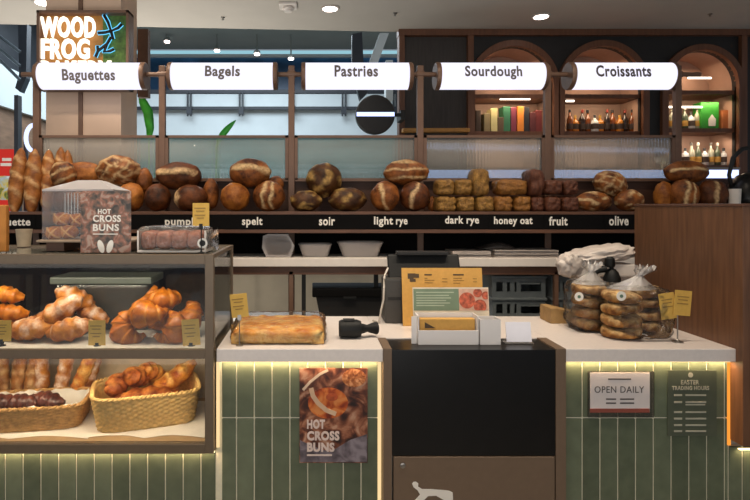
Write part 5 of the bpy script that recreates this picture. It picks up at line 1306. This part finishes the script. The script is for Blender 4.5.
def leaf(pts, wd, lab, Y):
    t = thing('potted_plant', lab, 'plant', (PX(pts[0][0], Y), Y, 0))
    ctl = [at(px, py, Y) for px, py in pts]; P_ = []
    for i in range(len(ctl) - 1):
        for k in range(6): P_.append(ctl[i].lerp(ctl[i + 1], k / 6))
    P_.append(ctl[-1]); n = len(P_); rings = []
    for i, p in enumerate(P_):
        tt = (P_[min(i + 1, n - 1)] - P_[max(0, i - 1)]).normalized(); sd = tt.cross(Vector((0, 1, 0))).normalized(); w_ = wd * max(.04, math.sin(math.pi * min(1, (i + 1) / (n))) ** .7)
        rings.append([p - sd * w_, p + Vector((0, .02, 0)), p + sd * w_, p + Vector((0, .024, 0))])
    b = MB(); b.skin(rings); b.build('leaf_blade', m_leaf, t, True)
    b = MB(); b.tube([P_[0], Vector((P_[0].x, Y, .3))], .008, 8); b.build('stem', m_leaf, t)
    b = MB(); b.lathe([(.09, 0), (.12, .3), (.11, .3), (.1, .25)], (P_[0].x, Y, 0), 24); b.build('pot', m_white, t, 'auto')
leaf([(149, 142), (150, 128), (148, 112), (142, 100), (139, 97)], .045, 'plant with one broad green leaf rising beside the beige column', 2.55)
leaf([(216, 146), (222, 135), (228, 128), (236, 120)], .028, 'plant with narrow pointed green leaf under the bagels sign', 2.3)

# ================================================================== SIGNS ON THE TILES
Yp = TY - .001
def plate(px0, px1, py0, py1, Y, th=.004): return PX(px0, Y), PX(px1, Y), Y - th, Y, PZ(py1, Y), PZ(py0, Y)
t = thing('poster', 'hot cross buns poster with a glazed bun picture on the green tiles', 'poster', at(333, 462, Yp))
b = MB(); b.box(*plate(299.5, 367.5, 368, 462.5, Yp)); b.build('printed_sheet', photo_print('hot_bun_print', ['#241310', '#43211a', '#6a3a28', '#9a6248', '#b98e74'], 13, 8.0), t)
Yq = Yp - .004
def ribbon(b, pts, w_, d=.001):
    P_ = [Vector(p) for p in pts]; L_, R_ = [], []
    for i, p in enumerate(P_):
        t_ = P_[min(i + 1, len(P_) - 1)] - P_[max(i - 1, 0)]; n_ = Vector((-t_.y, t_.x)).normalized() * w_ / 2
        L_.append(p + n_); R_.append(p - n_)
    b.poly([at(q.x, q.y, Yq - .001) for q in L_ + R_[::-1]], (0, -d, 0))
def disc(b, cx_, cy_, rx, ry, d=.001, n=32, ang=0): b.poly([at(cx_ + rx * math.cos(a) * math.cos(ang) - ry * math.sin(a) * math.sin(ang), cy_ + rx * math.cos(a) * math.sin(ang) + ry * math.sin(a) * math.cos(ang), Yq) for a in [math.tau * i / n for i in range(n)]], (0, -d, 0))
b = MB(); disc(b, 328, 403, 20, 15.5); b.build('bun_picture', photo_print('bun_glaze', ['#6d240f', '#a5431b', '#cf6a2c', '#dd8a4a'], 16, 2.0), t)
b = MB(); b.poly([at(px, py, Yq) for px, py in ((300, 440), (312, 446), (330, 452), (350, 440), (367, 434), (367, 462), (300, 462))], (0, -.0008, 0)); b.build('cloth_picture', photo_print('cloth_print', ['#4a4248', '#6a6068', '#8a8088'], 18, 5.0), t)
b = MB(); ribbon(b, ((311, 388), (313, 396), (318, 403), (326, 410), (336, 414)), 4.6); b.build('icing_picture', M('icing_cream', '#d5b394', .5), t)
b = MB(); disc(b, 332, 397, 6, 4, .0016); b.build('glaze_highlight', M('glaze_red', '#b5532c', .3, var=.3, scale=60), t)
b = MB(); disc(b, 354, 378, 12, 9, .0011); b.build('nut_picture', photo_print('nut_print', ['#7a3d1c', '#b06a3a', '#d99a6a'], 45, 3.0), t)
b = MB(); ribbon(b, ((303, 390), (310, 382), (320, 374), (328, 370)), 2.6); b.build('icing_picture', M('icing', '#dcc3ab', .5), t)
Yt = Yq - .0012
b = MB(); ptext(b, 'HOT', 307, 325, 419.5, 428.8, Yt, .05); ptext(b, 'CROSS', 307, 339.5, 431, 440.5, Yt, .05); ptext(b, 'BUNS', 307, 334.5, 442.5, 451.8, Yt, .05); b.box(PX(307, Yt), PX(332, Yt), Yt - .0008, Yt, PZ(456, Yt), PZ(454.3, Yt)); b.build('lettering', M('poster_print', '#d8c3ba', .6), t)
# open daily
t = thing('notice', 'framed white notice reading open daily on the green tiles', 'notice', at(620, 416, Yp))
b = MB(); b.box(*plate(587.5, 653, 371, 417, Yp, .006)); b.build('clear_sleeve', glassy('sleeve', (.8, .8, .78), .08, .08, milk='#6f6a60', milk_amt=.3), t)
b = MB(); b.box(*plate(590, 649.5, 372.5, 412, Yp - .006, .002)); b.build('card_sheet', M('notice_paper', '#ddd3cf', .6, var=.03), t)
b = MB(); b.box(*plate(590, 649.5, 408.5, 412.5, Yp - .008, .001)); b.build('red_band', M('band_red', '#8a4638', .5), t)
Yq = Yp - .008
b = MB(); ptext(b, 'OPEN DAILY', 594.5, 644, 386.2, 392.8, Yq, .0)
for x0, x1, y in ((608, 631, 379), (606, 616, 399), (620, 634, 399), (606, 616, 403), (620, 634, 403)): b.box(PX(x0, Yq), PX(x1, Yq), Yq - .001, Yq, PZ(y + .8, Yq), PZ(y - .6, Yq))
b.build('lettering', M('notice_ink', '#4a4440', .6), t)
# trading hours
t = thing('notice', 'dark green easter trading hours sheet on the tiles beside the walnut panel', 'notice', at(691, 435, Yp))
b = MB(); b.box(*plate(667, 716, 370, 435.5, Yp)); b.build('printed_sheet', M('hours_green', '#4c5343', .5, var=.06), t)
Yq = Yp - .004
b = MB(); ptext(b, 'EASTER', 681, 699, 380, 384.5, Yq, .02); ptext(b, 'TRADING HOURS', 672, 709, 386, 390, Yq, .02)
for y in (395, 402, 412, 418.5, 425, 431): 
    b.box(PX(674, Yq), PX(682, Yq), Yq - .001, Yq, PZ(y + 1, Yq), PZ(y - .8, Yq)); b.box(PX(685.5, Yq), PX(706, Yq), Yq - .001, Yq, PZ(y + .9, Yq), PZ(y - .7, Yq))
b.box(PX(685.5, Yq), PX(705, Yq), Yq - .001, Yq, PZ(405.3, Yq), PZ(404, Yq))
b.lathe([(.011, 0), (.011, -.001)], at(690.5, 375, Yq), 20, 'Y'); b.build('lettering', M('hours_print', '#aaa896', .6), t)
